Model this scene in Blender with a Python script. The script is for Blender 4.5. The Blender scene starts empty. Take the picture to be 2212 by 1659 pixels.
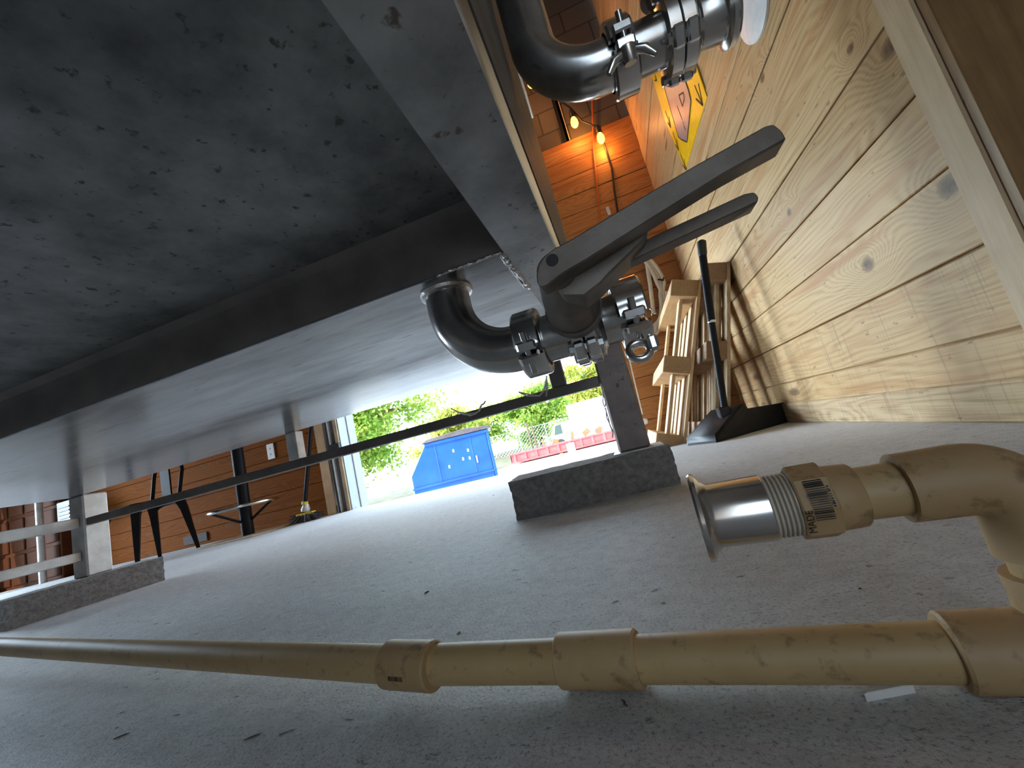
import bpy, bmesh, math, random
from mathutils import Vector, Matrix
random.seed(7)
S = 0.17                      # one unit used below = 0.17 m, the height of the lens above the slab
COL = bpy.context.scene.collection
PI = math.pi

# ------------------------------------------------------------------ camera
F, PITCH, ROLL, YAW = 879.54, 0.155085, -0.242387, 0.241562
FW, FH = 2212, 1659
cy, sy = math.cos(YAW), math.sin(YAW)
c_f = Vector((-sy*math.cos(PITCH), cy*math.cos(PITCH), math.sin(PITCH)))
r0 = Vector((cy, sy, 0)); u0 = r0.cross(c_f)
c_r = math.cos(ROLL)*r0 + math.sin(ROLL)*u0
c_u = -math.sin(ROLL)*r0 + math.cos(ROLL)*u0

def at(px, py, x=None, y=None, z=None):
    """the point of the place seen in that direction on the plane x=, y= or z= (lens at the origin)"""
    d = (px-FW/2)/F*c_r - (py-FH/2)/F*c_u + c_f
    t = x/d.x if x is not None else y/d.y if y is not None else z/d.z
    return d*t

def W(p):
    return Vector((p[0]*S, p[1]*S, (p[2]+1)*S))

# ------------------------------------------------------------------ mesh collector
class MB:
    def __init__(s): s.v = []; s.f = []
    def add(s, vs, fs):
        n = len(s.v); s.v += [Vector(p) for p in vs]; s.f += [[i+n for i in f] for f in fs]; return s
    def bm(s, b):
        b.verts.index_update(); return s.add([v.co.copy() for v in b.verts], [[v.index for v in f.verts] for f in b.faces])
    def box(s, a, b, bev=0, M=None, seg=1):
        bm = bmesh.new(); bmesh.ops.create_cube(bm, size=1)
        a = Vector(a); b = Vector(b)
        for v in bm.verts: v.co = Vector(((a[i]+b[i])/2 + v.co[i]*(b[i]-a[i]) for i in range(3)))
        if bev: bmesh.ops.bevel(bm, geom=bm.edges[:], offset=bev, segments=seg, profile=.5, affect='EDGES')
        if M is not None: bmesh.ops.transform(bm, matrix=M, verts=bm.verts)
        s.bm(bm); bm.free(); return s
    def prism(s, pts, d, bev=0):
        """closed polygon pts (3D, planar) pushed along vector d"""
        bm = bmesh.new(); d = Vector(d)
        vs = [bm.verts.new(p) for p in pts]; f = bm.faces.new(vs)
        f.normal_update()
        r = bmesh.ops.extrude_face_region(bm, geom=[f])
        for e in r['geom']:
            if isinstance(e, bmesh.types.BMVert): e.co += d
        bmesh.ops.recalc_face_normals(bm, faces=bm.faces)
        if bev: bmesh.ops.bevel(bm, geom=bm.edges[:], offset=bev, segments=1, profile=.5, affect='EDGES')
        s.bm(bm); bm.free(); return s
    def tube(s, path, r, n=12, caps=True, closed=False):
        path = [Vector(p) for p in path]; m = len(path)
        rr = r if isinstance(r, (list, tuple)) else [r]*m
        T = []
        for i in range(m):
            a = path[(i-1) % m if closed else max(i-1, 0)]; b = path[(i+1) % m if closed else min(i+1, m-1)]
            T.append((b-a).normalized())
        up = Vector((0, 0, 1)) if abs(T[0].z) < .9 else Vector((1, 0, 0))
        e = (up - T[0]*up.dot(T[0])).normalized()
        vs = []; fs = []
        for i in range(m):
            e = (e - T[i]*e.dot(T[i])).normalized(); g = T[i].cross(e)
            for k in range(n):
                t = 2*PI*k/n; vs.append(path[i] + (e*math.cos(t)+g*math.sin(t))*rr[i])
        for i in range(m if closed else m-1):
            j = (i+1) % m
            for k in range(n):
                fs.append([i*n+k, i*n+(k+1) % n, j*n+(k+1) % n, j*n+k])
        if caps and not closed:
            fs.append(list(range(n))[::-1]); fs.append([(m-1)*n+k for k in range(n)])
        return s.add(vs, fs)
    def lathe(s, o, ax, prof, n=40, closed=False):
        """prof = [(distance along the axis, radius)]"""
        o = Vector(o); ax = Vector(ax).normalized()
        up = Vector((0, 0, 1)) if abs(ax.z) < .9 else Vector((1, 0, 0))
        e = (up-ax*up.dot(ax)).normalized(); g = ax.cross(e)
        vs = []; fs = []; m = len(prof)
        for t, r in prof:
            for k in range(n):
                a = 2*PI*k/n; vs.append(o+ax*t+(e*math.cos(a)+g*math.sin(a))*max(r, 1e-4))
        for i in range(m if closed else m-1):
            j = (i+1) % m
            for k in range(n): fs.append([i*n+k, i*n+(k+1) % n, j*n+(k+1) % n, j*n+k])
        if not closed:
            fs.append(list(range(n))[::-1]); fs.append([(m-1)*n+k for k in range(n)])
        return s.add(vs, fs)
    def build(s, name, mat, parent=None, smooth=35, **kw):
        vs = [W(p) for p in s.v]
        me = bpy.data.meshes.new(name)
        if parent is not None: o0 = parent['_w']
        else:
            lo = [min(v[i] for v in vs) for i in range(3)]; hi = [max(v[i] for v in vs) for i in range(3)]
            o0 = ((lo[0]+hi[0])/2, (lo[1]+hi[1])/2, lo[2])
        o0 = Vector(o0)
        me.from_pydata([v-o0 for v in vs], [], s.f)
        bm = bmesh.new(); bm.from_mesh(me); bmesh.ops.recalc_face_normals(bm, faces=bm.faces); bm.to_mesh(me); bm.free()
        me.materials.append(mat)
        if smooth:
            me.polygons.foreach_set('use_smooth', [True]*len(me.polygons))
            try: me.set_sharp_from_angle(angle=math.radians(smooth))
            except Exception: pass
        o = bpy.data.objects.new(name, me); COL.objects.link(o)
        o['_w'] = [o0.x, o0.y, o0.z]
        if parent is not None: o.parent = parent
        else: o.location = o0
        for k, v in kw.items(): o[k] = v
        return o

def thing(name, label, cat, base, group=None):
    o = bpy.data.objects.new(name, None); COL.objects.link(o)
    w = W(base); o.location = w; o['_w'] = [w.x, w.y, w.z]
    o.empty_display_size = .02
    o['label'] = label; o['category'] = cat
    if group: o['group'] = group
    return o

def tag(o, label, cat, group=None):
    o['label'] = label; o['category'] = cat
    if group: o['group'] = group
    return o

def copy_thing(src, loc, rot=None):
    r = src.copy(); COL.objects.link(r); r.location = loc
    if rot is not None: r.rotation_euler = rot
    for ch in list(src.children):
        c = ch.copy(); COL.objects.link(c); c.parent = r
        for g in list(ch.children):
            d = g.copy(); COL.objects.link(d); d.parent = c
    return r

def arc(c, a, b, r, t0, t1, n=12):
    """points c + r(cos t a + sin t b)"""
    c = Vector(c); a = Vector(a); b = Vector(b)
    return [c+(a*math.cos(t0+(t1-t0)*i/n)+b*math.sin(t0+(t1-t0)*i/n))*r for i in range(n+1)]

# ------------------------------------------------------------------ materials
class NT:
    def __init__(s, name):
        s.m = bpy.data.materials.new(name); s.m.use_nodes = True
        s.t = s.m.node_tree; s.n = s.t.nodes; s.p = s.n['Principled BSDF']; s.out = s.n['Material Output']
    def new(s, typ, **kw):
        n = s.n.new(typ)
        for k, v in kw.items(): setattr(n, k, v)
        return n
    def link(s, a, b): s.t.links.new(a, b)
    def val(s, sock, v):
        if hasattr(v, 'is_output') or isinstance(v, bpy.types.NodeSocket): s.link(v, sock)
        else: sock.default_value = v
    def math(s, op, a, b=None, c=None, clamp=False):
        n = s.new('ShaderNodeMath', operation=op, use_clamp=clamp)
        s.val(n.inputs[0], a)
        if b is not None: s.val(n.inputs[1], b)
        if c is not None: s.val(n.inputs[2], c)
        return n.outputs[0]
    def coords(s, kind='Object'):
        if kind == 'World': return s.new('ShaderNodeNewGeometry').outputs['Position']
        return s.new('ShaderNodeTexCoord').outputs[kind]
    def scale(s, vec, sc):
        n = s.new('ShaderNodeVectorMath', operation='MULTIPLY'); s.link(vec, n.inputs[0]); n.inputs[1].default_value = sc
        return n.outputs[0]
    def noise(s, vec, scale, detail=4, rough=.55, dist=0):
        n = s.new('ShaderNodeTexNoise'); n.inputs['Scale'].default_value = scale; n.inputs['Detail'].default_value = detail
        n.inputs['Roughness'].default_value = rough; n.inputs['Distortion'].default_value = dist
        s.link(vec, n.inputs['Vector']); return n.outputs['Fac']
    def ramp(s, fac, stops):
        n = s.new('ShaderNodeValToRGB'); e = n.color_ramp.elements
        while len(e) < len(stops): e.new(.5)
        for i, (p, c) in enumerate(stops):
            e[i].position = p; e[i].color = (c, c, c, 1) if not isinstance(c, tuple) else (*c, 1)
        s.link(fac, n.inputs[0]); return n.outputs[0]
    def mix(s, fac, a, b, mode='MIX'):
        n = s.new('ShaderNodeMix', data_type='RGBA', blend_type=mode)
        s.val(n.inputs[0], fac)
        for k, v in ((6, a), (7, b)):
            if isinstance(v, tuple): n.inputs[k].default_value = (*v, 1)
            else: s.link(v, n.inputs[k])
        return n.outputs[2]
    def bump(s, h, strength=.3, dist=.002):
        n = s.new('ShaderNodeBump'); n.inputs['Strength'].default_value = strength; n.inputs['Distance'].default_value = dist
        s.link(h, n.inputs['Height']); s.link(n.outputs[0], s.p.inputs['Normal'])
    def set(s, color=None, rough=None, metal=None, spec=None):
        for k, v in (('Base Color', color), ('Roughness', rough), ('Metallic', metal), ('Specular IOR Level', spec)):
            if v is None: continue
            if isinstance(v, tuple): s.p.inputs[k].default_value = (*v, 1)
            else: s.val(s.p.inputs[k], v)
        return s.m

def mottled(name, c1, c2, rough=.5, metal=0, scale=8, lo=.35, hi=.65, bump=0, bscale=60, bdist=.001, spots=None, spot_scale=25, rvar=.1, stretch=None, spec=None, coord='Object'):
    t = NT(name); v = t.coords(coord)
    if stretch: v = t.scale(v, stretch)
    n = t.noise(v, scale, 6, .6)
    col = t.ramp(n, [(lo, c1), (hi, c2)])
    if spots:
        sp = t.noise(v, spot_scale, 3, .6)
        col = t.mix(t.ramp(sp, [(.62, 0.0), (.70, 1.0)]), col, spots)
    t.set(col, None, metal, spec)
    t.link(t.math('MULTIPLY_ADD', n, rvar*2, rough-rvar), t.p.inputs['Roughness'])
    if bump: t.bump(t.noise(v, bscale, 5, .65), bump, bdist)
    return t.m

def plain(name, c, rough=.5, metal=0, spec=None):
    t = NT(name); v = t.coords(); n = t.noise(v, 30, 3)
    d = tuple(x*.85 for x in c)
    return t.set(t.ramp(n, [(.3, d), (.7, c)]), rough, metal, spec)

def emit(name, c, k):
    t = NT(name); t.p.inputs['Emission Color'].default_value = (*c, 1); t.p.inputs['Emission Strength'].default_value = k
    return t.set(c, .4)

def plank_wood(name, along, off, pitch, light, mid, dark, knots=(), rough=.5, seed=0, marks=False, red=(.42, .20, .08), spec=.22):
    """sawn pine boards; along = axis of the boards, the boards stack in z (metres)"""
    t = NT(name); P = t.coords('World')
    sep = t.new('ShaderNodeSeparateXYZ'); t.link(P, sep.inputs[0])
    u = sep.outputs['XYZ'.index(along)]; v = sep.outputs[2]
    idx = t.math('FLOOR', t.math('DIVIDE', t.math('SUBTRACT', v, off), pitch))
    wn = t.new('ShaderNodeTexWhiteNoise', noise_dimensions='1D'); t.link(t.math('ADD', idx, seed+.37), wn.inputs['W'])
    rnd = wn.outputs['Value']
    us = t.math('MULTIPLY_ADD', rnd, 37.0, u)
    comb = t.new('ShaderNodeCombineXYZ'); t.link(us, comb.inputs[0]); t.link(v, comb.inputs[1]); t.link(t.math('MULTIPLY', idx, 3.1), comb.inputs[2])
    V = comb.outputs[0]
    # slow warp of the growth rings + closed rings round each knot
    warp = t.noise(t.scale(V, (1.5, 9, 1)), 1, 2, .5)
    g = t.math('MULTIPLY_ADD', warp, 9.0, t.math('MULTIPLY', v, 45.0))
    kmask = None
    for (ku, kv, kr) in knots:
        du = t.math('MULTIPLY', t.math('SUBTRACT', u, ku), .75); dv = t.math('SUBTRACT', v, kv)
        d2 = t.math('ADD', t.math('MULTIPLY', du, du), t.math('MULTIPLY', dv, dv))
        g = t.math('ADD', g, t.math('MULTIPLY', t.math('POWER', 2.718, t.math('MULTIPLY', d2, -1/(2*(kr*2.2)**2))), 7.0))
        k = t.math('SUBTRACT', 1.0, t.math('DIVIDE', t.math('SQRT', d2), kr*1.15), clamp=True)
        kmask = k if kmask is None else t.math('MAXIMUM', kmask, k)
    # small random knots
    vo = t.new('ShaderNodeTexVoronoi', feature='F1'); vo.inputs['Scale'].default_value = 1
    t.link(t.scale(V, (1.9, 6.3, 1)), vo.inputs['Vector'])
    vk = t.math('SUBTRACT', 1.0, t.math('MULTIPLY', vo.outputs['Distance'], 8.5), clamp=True)
    g = t.math('ADD', g, t.math('MULTIPLY', t.math('SUBTRACT', 1.0, t.math('MULTIPLY', vo.outputs['Distance'], 2.6), clamp=True), 4.0))
    kmask = t.math('MAXIMUM', kmask, vk) if kmask is not None else vk
    sn = t.math('SINE', t.math('MULTIPLY', g, 2*PI))
    fine = t.noise(t.scale(V, (5, 260, 1)), 1, 3, .6)
    fac = t.math('MULTIPLY_ADD', sn, .12, t.math('MULTIPLY', fine, .82))
    col = t.ramp(fac, [(.05, light), (.45, mid), (.75, dark)])
    streak = t.noise(t.scale(V, (1.1, 16, 1)), 1, 2, .5)
    col = t.mix(t.ramp(streak, [(.56, 0.0), (.72, .75)]), col, red)
    tone = t.ramp(rnd, [(0.0, (.86, .80, .74)), (.5, (1., 1., 1.)), (1.0, (1.06, 1.0, .92))])
    col = t.mix(1.0, col, tone, 'MULTIPLY')
    col = t.mix(t.ramp(kmask, [(.0, 0.0), (.25, .55), (.6, .9)]), col, t.ramp(t.noise(P, 90, 3), [(.3, (.06, .035, .02)), (.7, (.20, .11, .06))]))
    specks = t.noise(t.scale(V, (25, 60, 1)), 1, 2, .5)
    col = t.mix(t.ramp(specks, [(.69, 0.0), (.73, .55)]), col, (.16, .09, .04))
    h = fine
    if marks:
        lowm = t.math('LESS_THAN', v, off+pitch*1.02)
        sw = t.noise(t.scale(P, (3, 150, 3)), 1, 2, .7)
        sc = t.noise(t.scale(P, (3, 22, 2)), 1, 2, .5)
        mk = t.math('MULTIPLY', lowm, t.math('MULTIPLY', t.ramp(sw, [(.52, 0.0), (.62, 1.0)]), t.ramp(sc, [(.45, 0.0), (.6, .6)])))
        col = t.mix(mk, col, (.24, .16, .09))
    t.set(col, rough, 0, spec)
    t.bump(h, .25, .001)
    return t.m

def stick_wood(name, light, dark, along=1, rough=.6):
    t = NT(name); v = t.coords()
    sc = [90, 90, 90]; sc[along] = 6
    n = t.noise(t.scale(v, tuple(sc)), 1, 4, .6); m = t.noise(v, 9, 3)
    col = t.ramp(t.math('MULTIPLY_ADD', m, .5, t.math('MULTIPLY', n, .6)), [(.35, dark), (.7, light)])
    t.set(col, rough); t.bump(n, .3, .001); return t.m

M = {}
# slab: pale sealed concrete with pits, scuffs
t = NT('slab_concrete'); P = t.coords('World')
n1 = t.noise(P, 2.2, 6, .6); n2 = t.noise(P, 46, 6, .7); n3 = t.noise(P, 330, 4, .75); n4 = t.noise(t.scale(P, (40, 70, 1)), 1, 4, .6)
col = t.ramp(n1, [(.3, (.56, .56, .56)), (.7, (.71, .71, .71))])
col = t.mix(t.ramp(n2, [(.3, .5), (.6, 0.0)]), col, (.34, .335, .33))
col = t.mix(t.ramp(n4, [(.64, 0.0), (.72, .85)]), col, (.09, .08, .08))
col = t.mix(t.ramp(n3, [(.54, 0.0), (.68, .5)]), col, (.80, .80, .80))
col = t.mix(t.ramp(n3, [(.34, .9), (.46, 0.0)]), col, (.20, .195, .19))
t.set(col, None, 0, .5)
t.link(t.math('MULTIPLY_ADD', n1, .3, .48), t.p.inputs['Roughness'])
t.bump(t.math('ADD', t.math('MULTIPLY', n2, .6), t.math('ADD', t.math('MULTIPLY', n3, .35), t.math('MULTIPLY', t.ramp(n4, [(.66, 1.0), (.74, 0.0)]), .5))), .9, .005)
M['slab'] = t.m
PITCHB = .904*S
def wz(z): return (z+1)*S
M['wallR'] = plank_wood('pine_boards_right', 'Y', wz(-.032), PITCHB, (.62, .46, .26), (.51, .345, .175), (.35, .20, .085),
    knots=[(6.934*S, wz(1.357), .019), (5.22*S, wz(3.35), .020), (5.25*S, wz(1.60), .021), (8.454*S, wz(3.04), .012), (7.7*S, wz(5.31), .013), (5.7*S, wz(3.84), .010)], rough=.42, marks=True)
M['wallB'] = plank_wood('pine_boards_back', 'X', wz(.75), PITCHB, (.54, .27, .10), (.44, .20, .065), (.27, .10, .03), rough=.5, seed=11, red=(.30, .09, .03))
M['wallBL'] = plank_wood('pine_boards_painted_shade', 'X', wz(.75), PITCHB, (.26, .085, .010), (.19, .055, .006), (.11, .030, .003), rough=.75, seed=11, red=(.14, .035, .006), spec=.04)  # same boards as the back wall, shade of the left part painted into the colour
M['base'] = plank_wood('rough_baseboard_wood', 'Y', 0, .3, (.66, .50, .31), (.52, .37, .21), (.26, .17, .09), rough=.65, seed=5, marks=True)
M['casing'] = stick_wood('sawn_casing_wood', (.70, .52, .33), (.54, .37, .21), 2)
M['jambwood'] = stick_wood('brown_stained_wood', (.36, .20, .08), (.20, .10, .035), 2, .5)
# dark block masonry
t = NT('block_masonry'); P = t.coords('World')
br = t.new('ShaderNodeTexBrick'); sp = t.new('ShaderNodeSeparateXYZ'); t.link(P, sp.inputs[0]); cb = t.new('ShaderNodeCombineXYZ')
t.link(sp.outputs[0], cb.inputs[0]); t.link(sp.outputs[2], cb.inputs[1]); t.link(cb.outputs[0], br.inputs['Vector'])
br.inputs['Scale'].default_value = 1; br.inputs['Brick Width'].default_value = .4; br.inputs['Row Height'].default_value = .2; br.inputs['Mortar Size'].default_value = .006
br.inputs['Color1'].default_value = (.085, .07, .06, 1); br.inputs['Color2'].default_value = (.11, .09, .075, 1); br.inputs['Mortar'].default_value = (.04, .033, .028, 1)
t.set(br.outputs['Color'], .9); t.bump(br.outputs['Fac'], .4, .004); M['masonry'] = t.m
M['plaster'] = mottled('dim_plaster', (.30, .26, .22), (.38, .33, .28), .9)
M['ceil'] = mottled('ceiling_wood_grey', (.22, .19, .16), (.30, .26, .21), .9)
M['darkwall'] = mottled('dark_red_boards', (.055, .018, .008), (.10, .034, .013), .7, stretch=(2, 2, 30), spec=.1)
# steels
M['steel_dull'] = mottled('dull_mottled_steel', (.11, .11, .112), (.38, .38, .38), .5, .8, 13, .3, .72, bump=.15, bscale=140, bdist=.0006, spots=(.10, .097, .09), spot_scale=95, rvar=.12)
M['steel_plate'] = mottled('stained_bright_steel', (.17, .175, .185), (.44, .45, .465), .19, 1, 7, .28, .72, bump=.05, bscale=30, bdist=.0006, spots=(.20, .18, .16), spot_scale=22, rvar=.09, stretch=(.7, 3.4, 1))
M['steel_beam'] = mottled('scuffed_steel', (.22, .22, .225), (.50, .50, .50), .42, .9, 14, .3, .7, bump=.12, bscale=90, bdist=.0006, spots=(.17, .14, .12), spot_scale=75, rvar=.14)
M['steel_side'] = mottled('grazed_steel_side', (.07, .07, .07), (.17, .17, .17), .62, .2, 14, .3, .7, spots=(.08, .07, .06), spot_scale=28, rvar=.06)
M['steel_brown'] = mottled('rust_brown_steel', (.17, .135, .125), (.27, .22, .205), .5, .3, 14, spots=(.10, .07, .06), spot_scale=60)
M['steel_dark'] = mottled('dark_mill_steel', (.15, .135, .13), (.23, .205, .195), .5, .6, 12)
M['steel_tube'] = mottled('brushed_steel_tube', (.52, .515, .50), (.72, .715, .70), .42, .3, 18, bump=.05)
M['steel_pol'] = mottled('polished_steel', (.58, .57, .56), (.70, .69, .68), .19, 1, 14, rvar=.04)
M['steel_satin'] = mottled('satin_steel', (.44, .43, .425), (.58, .57, .56), .22, 1, 22, rvar=.06, bump=.05, bscale=160, bdist=.0004)
M['cast'] = mottled('cast_steel_handle', (.13, .108, .09), (.21, .18, .155), .5, .6, 26, bump=.25, bscale=220, bdist=.0006)
M['weld'] = mottled('weld_bead_steel', (.45, .42, .40), (.80, .78, .76), .3, 1, 60, bump=.6, bscale=150, bdist=.002)
M['lipgold'] = mottled('bright_steel_corner', (.62, .60, .58), (.72, .70, .68), .25, 1, 10)
# plastics
t = NT('aged_cream_plastic'); v = t.coords(); n = t.noise(v, 7, 5, .6); sp2 = t.noise(v, 85, 4, .65)
col = t.ramp(n, [(.3, (.44, .29, .125)), (.7, (.58, .41, .20))]); col = t.mix(t.ramp(sp2, [(.58, 0.0), (.72, .6)]), col, (.15, .085, .04))
t.set(col, .48); t.bump(sp2, .1, .0006); M['cream'] = t.m
t = NT('aged_cream_fitting_plastic'); v = t.coords(); n = t.noise(v, 11, 5, .6); sp2 = t.noise(v, 60, 4, .65)
col = t.ramp(n, [(.3, (.40, .25, .115)), (.7, (.52, .35, .175))]); col = t.mix(t.ramp(sp2, [(.56, 0.0), (.70, .65)]), col, (.13, .07, .03))
t.set(col, .5); t.bump(sp2, .1, .0006); M['fitting'] = t.m
M['ptape'] = plain('thread_tape', (.62, .55, .45), .6)
M['ink'] = plain('black_ink', (.012, .011, .011), .6)
M['labelgrey'] = plain('printed_label_film', (.50, .38, .26), .5)
M['blk'] = mottled('black_plastic', (.012, .012, .013), (.022, .022, .024), .42, 0, 20, spec=.25)
M['blkmetal'] = plain('black_painted_metal', (.014, .014, .016), .42, 0, .1)
M['vent'] = plain('dim_grey_grille', (.10, .08, .07), .7, 0, .1)
M['grip'] = plain('black_rubber', (.012, .012, .012), .55)
M['block'] = mottled('concrete_block', (.17, .155, .15), (.36, .34, .33), .95, 0, 75, .3, .7, bump=1.0, bscale=210, bdist=.003, rvar=.02)
M['pal_a'] = stick_wood('new_pallet_wood', (.72, .50, .27), (.50, .31, .15), 2)
M['pal_end'] = stick_wood('pallet_end_wood', (.50, .30, .13), (.33, .18, .07), 1)
M['pal_b'] = stick_wood('old_pallet_wood', (.52, .38, .22), (.26, .16, .08), 2)
M['pal_dark'] = stick_wood('dark_pallet_wood', (.30, .17, .08), (.16, .08, .035), 1)
M['yellow'] = plain('yellow_sign_paint', (.93, .55, .005), .35)
M['grey_sign'] = plain('grey_sign_print', (.30, .27, .265), .35)
M['hose'] = plain('milky_hose', (.70, .60, .44), .35)
M['white'] = plain('white_plastic', (.80, .79, .76), .4)
M['orange_cord'] = plain('orange_cord_rubber', (.60, .12, .02), .5)
M['blkcord'] = plain('black_cord_rubber', (.015, .012, .01), .5)
M['redpaint'] = mottled('faded_red_paint', (.62, .07, .075), (.72, .11, .11), .5, 0, 3)
M['bluepaint'] = mottled('blue_steel_paint', (.005, .062, .29), (.008, .09, .37), .4, 0, 1.5)
M['lid'] = mottled('dark_plastic_lid', (.05, .045, .05), (.12, .10, .11), .5, 0, 4)
M['truck'] = plain('white_truck_paint', (.85, .86, .88), .3)
M['glass_dark'] = plain('dark_window_glass', (.05, .08, .07), .08)
M['rubber'] = plain('tyre_rubber', (.02, .02, .02), .7)
M['gravel'] = mottled('pale_gravel', (.60, .57, .52), (.76, .73, .68), .9, 0, 5, coord='World')
M['grass'] = mottled('dry_grass', (.03, .035, .008), (.12, .10, .04), .9, 0, 2.2, coord='World', bump=.6, bscale=20, bdist=.03)
M['trunk'] = stick_wood('tree_bark', (.16, .11, .07), (.08, .05, .03), 2, .9)
M['galv'] = plain('galvanised_fence', (.45, .47, .48), .4, .8)
M['jambwhite'] = mottled('painted_jamb', (.27, .32, .37), (.33, .38, .44), .6, 0, 3)
M['bristle'] = stick_wood('broom_bristle', (.10, .09, .09), (.02, .02, .022), 2)
M['yplastic'] = plain('yellow_plastic', (.85, .62, .03), .4)
M['web'] = plain('cobweb_silk', (.75, .74, .72), .7)
M['chip'] = stick_wood('dry_splinter', (.62, .48, .34), (.34, .22, .14), 0)
M['darkchip'] = stick_wood('dark_splinter', (.14, .09, .06), (.05, .03, .02), 0)
M['bulb'] = emit('glowing_bulb_glass', (1.0, .30, .035), 3.0)
M['filament'] = emit('bulb_filament', (1.0, .72, .30), 14)
def leafmat(name, c, c2):
    t = NT(name); oi = t.new('ShaderNodeTexCoord'); n = t.noise(oi.outputs['Object'], 1.3, 3)
    col = t.ramp(n, [(.35, c), (.65, c2)])
    t.set(col, .6)
    tr = t.new('ShaderNodeBsdfTranslucent'); t.link(col, tr.inputs[0]); mx = t.new('ShaderNodeMixShader'); mx.inputs[0].default_value = .5
    t.link(t.p.outputs[0], mx.inputs[1]); t.link(tr.outputs[0], mx.inputs[2]); t.link(mx.outputs[0], t.out.inputs[0])
    return t.m
M['leaf1'] = leafmat('bright_leaves', (.16, .34, .05), (.42, .52, .10))
M['leaf2'] = leafmat('yellow_green_leaves', (.24, .36, .06), (.55, .50, .10))

# ------------------------------------------------------------------ setting
GZ0 = -5.8; YB = 18.2; XR = 3.92; XJ = -14.05; XJR = -.30; DTOP = 7.5
MB().box((-40, -14, -1.6), (14, 18.45, -1)).build('floor', M['slab'], smooth=0, kind='structure')
mb = MB()
k = 0; z = -1.0; gaps = [-.032+.904*i for i in range(-1, 30)]
for i in range(len(gaps)-1):
    a, b = gaps[i], gaps[i+1]
    a2 = max(a, -1)
    off = .012*math.sin(i*2.3)
    mb.box((XR+off, 4.72, a2+.012), (XR+.16, YB+.02, b-.012), .012)
mb.box((XR+.08, 4.72, -1), (XR+.2, YB+.02, 26))
mb.build('wall_right', M['wallR'], kind='structure')
mb = MB(); mb.box((XR-.06, 5.09, -1), (XR+.005, YB-.02, -.525), .02)
mb.build('baseboard_right', M['base'], kind='structure')
# end of the plank wall: vertical casing board + brown jamb of the dark opening
MB().box((XR-.07, 4.72, -1), (XR-.001, 5.10, 26), .012).build('trim_1', M['casing'], kind='structure')
MB().box((XR-.04, 4.60, -1), (XR+.24, 4.715, 26), .01).build('trim_2', M['jambwood'], kind='structure')
MB().box((XR+.245, 4.64, -1), (XR+1.1, 4.72, 26), .01).build('trim_3', M['jambwood'], kind='structure')
MB().box((XR+1.1, -14, -1), (XR+1.3, 4.76, 26)).build('wall_right_side', M['plaster'], smooth=0, kind='structure')
gb = [.75+.904*i for i in range(-2, 15)]
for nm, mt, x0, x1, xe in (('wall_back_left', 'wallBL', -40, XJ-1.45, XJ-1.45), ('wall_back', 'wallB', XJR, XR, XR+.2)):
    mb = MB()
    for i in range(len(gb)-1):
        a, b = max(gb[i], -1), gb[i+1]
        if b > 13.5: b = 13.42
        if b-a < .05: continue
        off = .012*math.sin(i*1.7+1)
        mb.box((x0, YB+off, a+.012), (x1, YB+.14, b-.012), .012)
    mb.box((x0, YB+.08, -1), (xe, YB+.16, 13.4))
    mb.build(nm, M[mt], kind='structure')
mb = MB(); mb.box((-40, YB+.14, 13.42), (XR+.3, 19.4, 30)); mb.box((-40, YB+.17, GZ0), (XJ, 19.4, 13.42)); mb.box((XJR, YB+.17, GZ0), (XR+.3, 19.4, 13.42))
mb.build('wall_back_upper', M['masonry'], smooth=0, kind='structure')
lw = MB(); lw.box((-40.3, -14, -1), (-40, 8.5, 30)); lw.box((-40.3, 14.5, -1), (-40, 19.4, 30)); lw.box((-40.3, 8.5, 8), (-40, 14.5, 30))  # side opening is invented, added so fill light reaches the near floor
lw.build('wall_left', M['darkwall'], smooth=0, kind='structure')
wf = MB(); wf.box((-40.3, -14.3, -1), (.2, -14, 30)); wf.box((4.8, -14.3, -1), (14, -14, 30)); wf.box((.2, -14.3, 10), (4.8, -14, 30))  # rear opening is invented, added to brighten faces turned to the lens
wf.build('wall_front', M['plaster'], smooth=0, kind='structure')
MB().box((-40.3, -14.3, 26), (14, 19.4, 26.4)).build('ceiling', M['ceil'], smooth=0, kind='structure')

# door frame at the left of the big doorway
dr = MB()  # unseen lowered curtain, added to cut the high light through the doorway
for i in range(14):
    zz = DTOP+i*.42
    dr.box((XJ-.02, 18.75, zz), (XJR+.05, 18.85, zz+.40), .03)
dr.build('door_light_blocker', M['galv'], kind='structure')
MB().box((XJ, 18.3, 13.42), (XJR, 19.4, 14.5)).build('trim_8', M['masonry'], smooth=0, kind='structure')
j = MB(); j.box((XJ-.02, 18.05, -1.1), (XJ+.03, 19.4, 13.42), .01).build('trim_4', M['jambwhite'], kind='structure')
MB().box((XJ+.03, 18.72, -1), (XJ+.07, 18.80, DTOP)).build('trim_5', M['steel_dark'], smooth=0, kind='structure')
MB().box((XJ-1.42, 17.98, -1), (XJ-.86, YB+.14, 13.4), .02).build('trim_6', stick_wood('doorway_trim_wood', (.58, .33, .14), (.40, .20, .08), 2), kind='structure')
MB().box((XJ-.22, 17.95, -1), (XJ-.02, YB+.14, 13.4), .02).build('trim_7', M['pal_b'], kind='structure')
tr = thing('door_track', 'grey steel roller door track standing beside the left door jamb', 'door track', (XJ-.55, 18.0, -1))
MB().box((XJ-.86, 17.98, -1), (XJ-.74, YB+.1, 13.2), .01).build('rail', M['steel_pol'], tr)
MB().box((XJ-.74, 18.1, -1), (XJ-.22, YB+.12, 13.2)).build('channel', M['steel_dark'], tr)
MB().box((XJ-.62, 17.98, -1), (XJ-.52, YB+.1, 13.2), .01).build('rail', M['steel_tube'], tr)
MB().box((XJ-.66, 17.86, 1.95), (XJ+.0, 18.05, 2.45), .02).build('bracket', M['blk'], tr)

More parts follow.
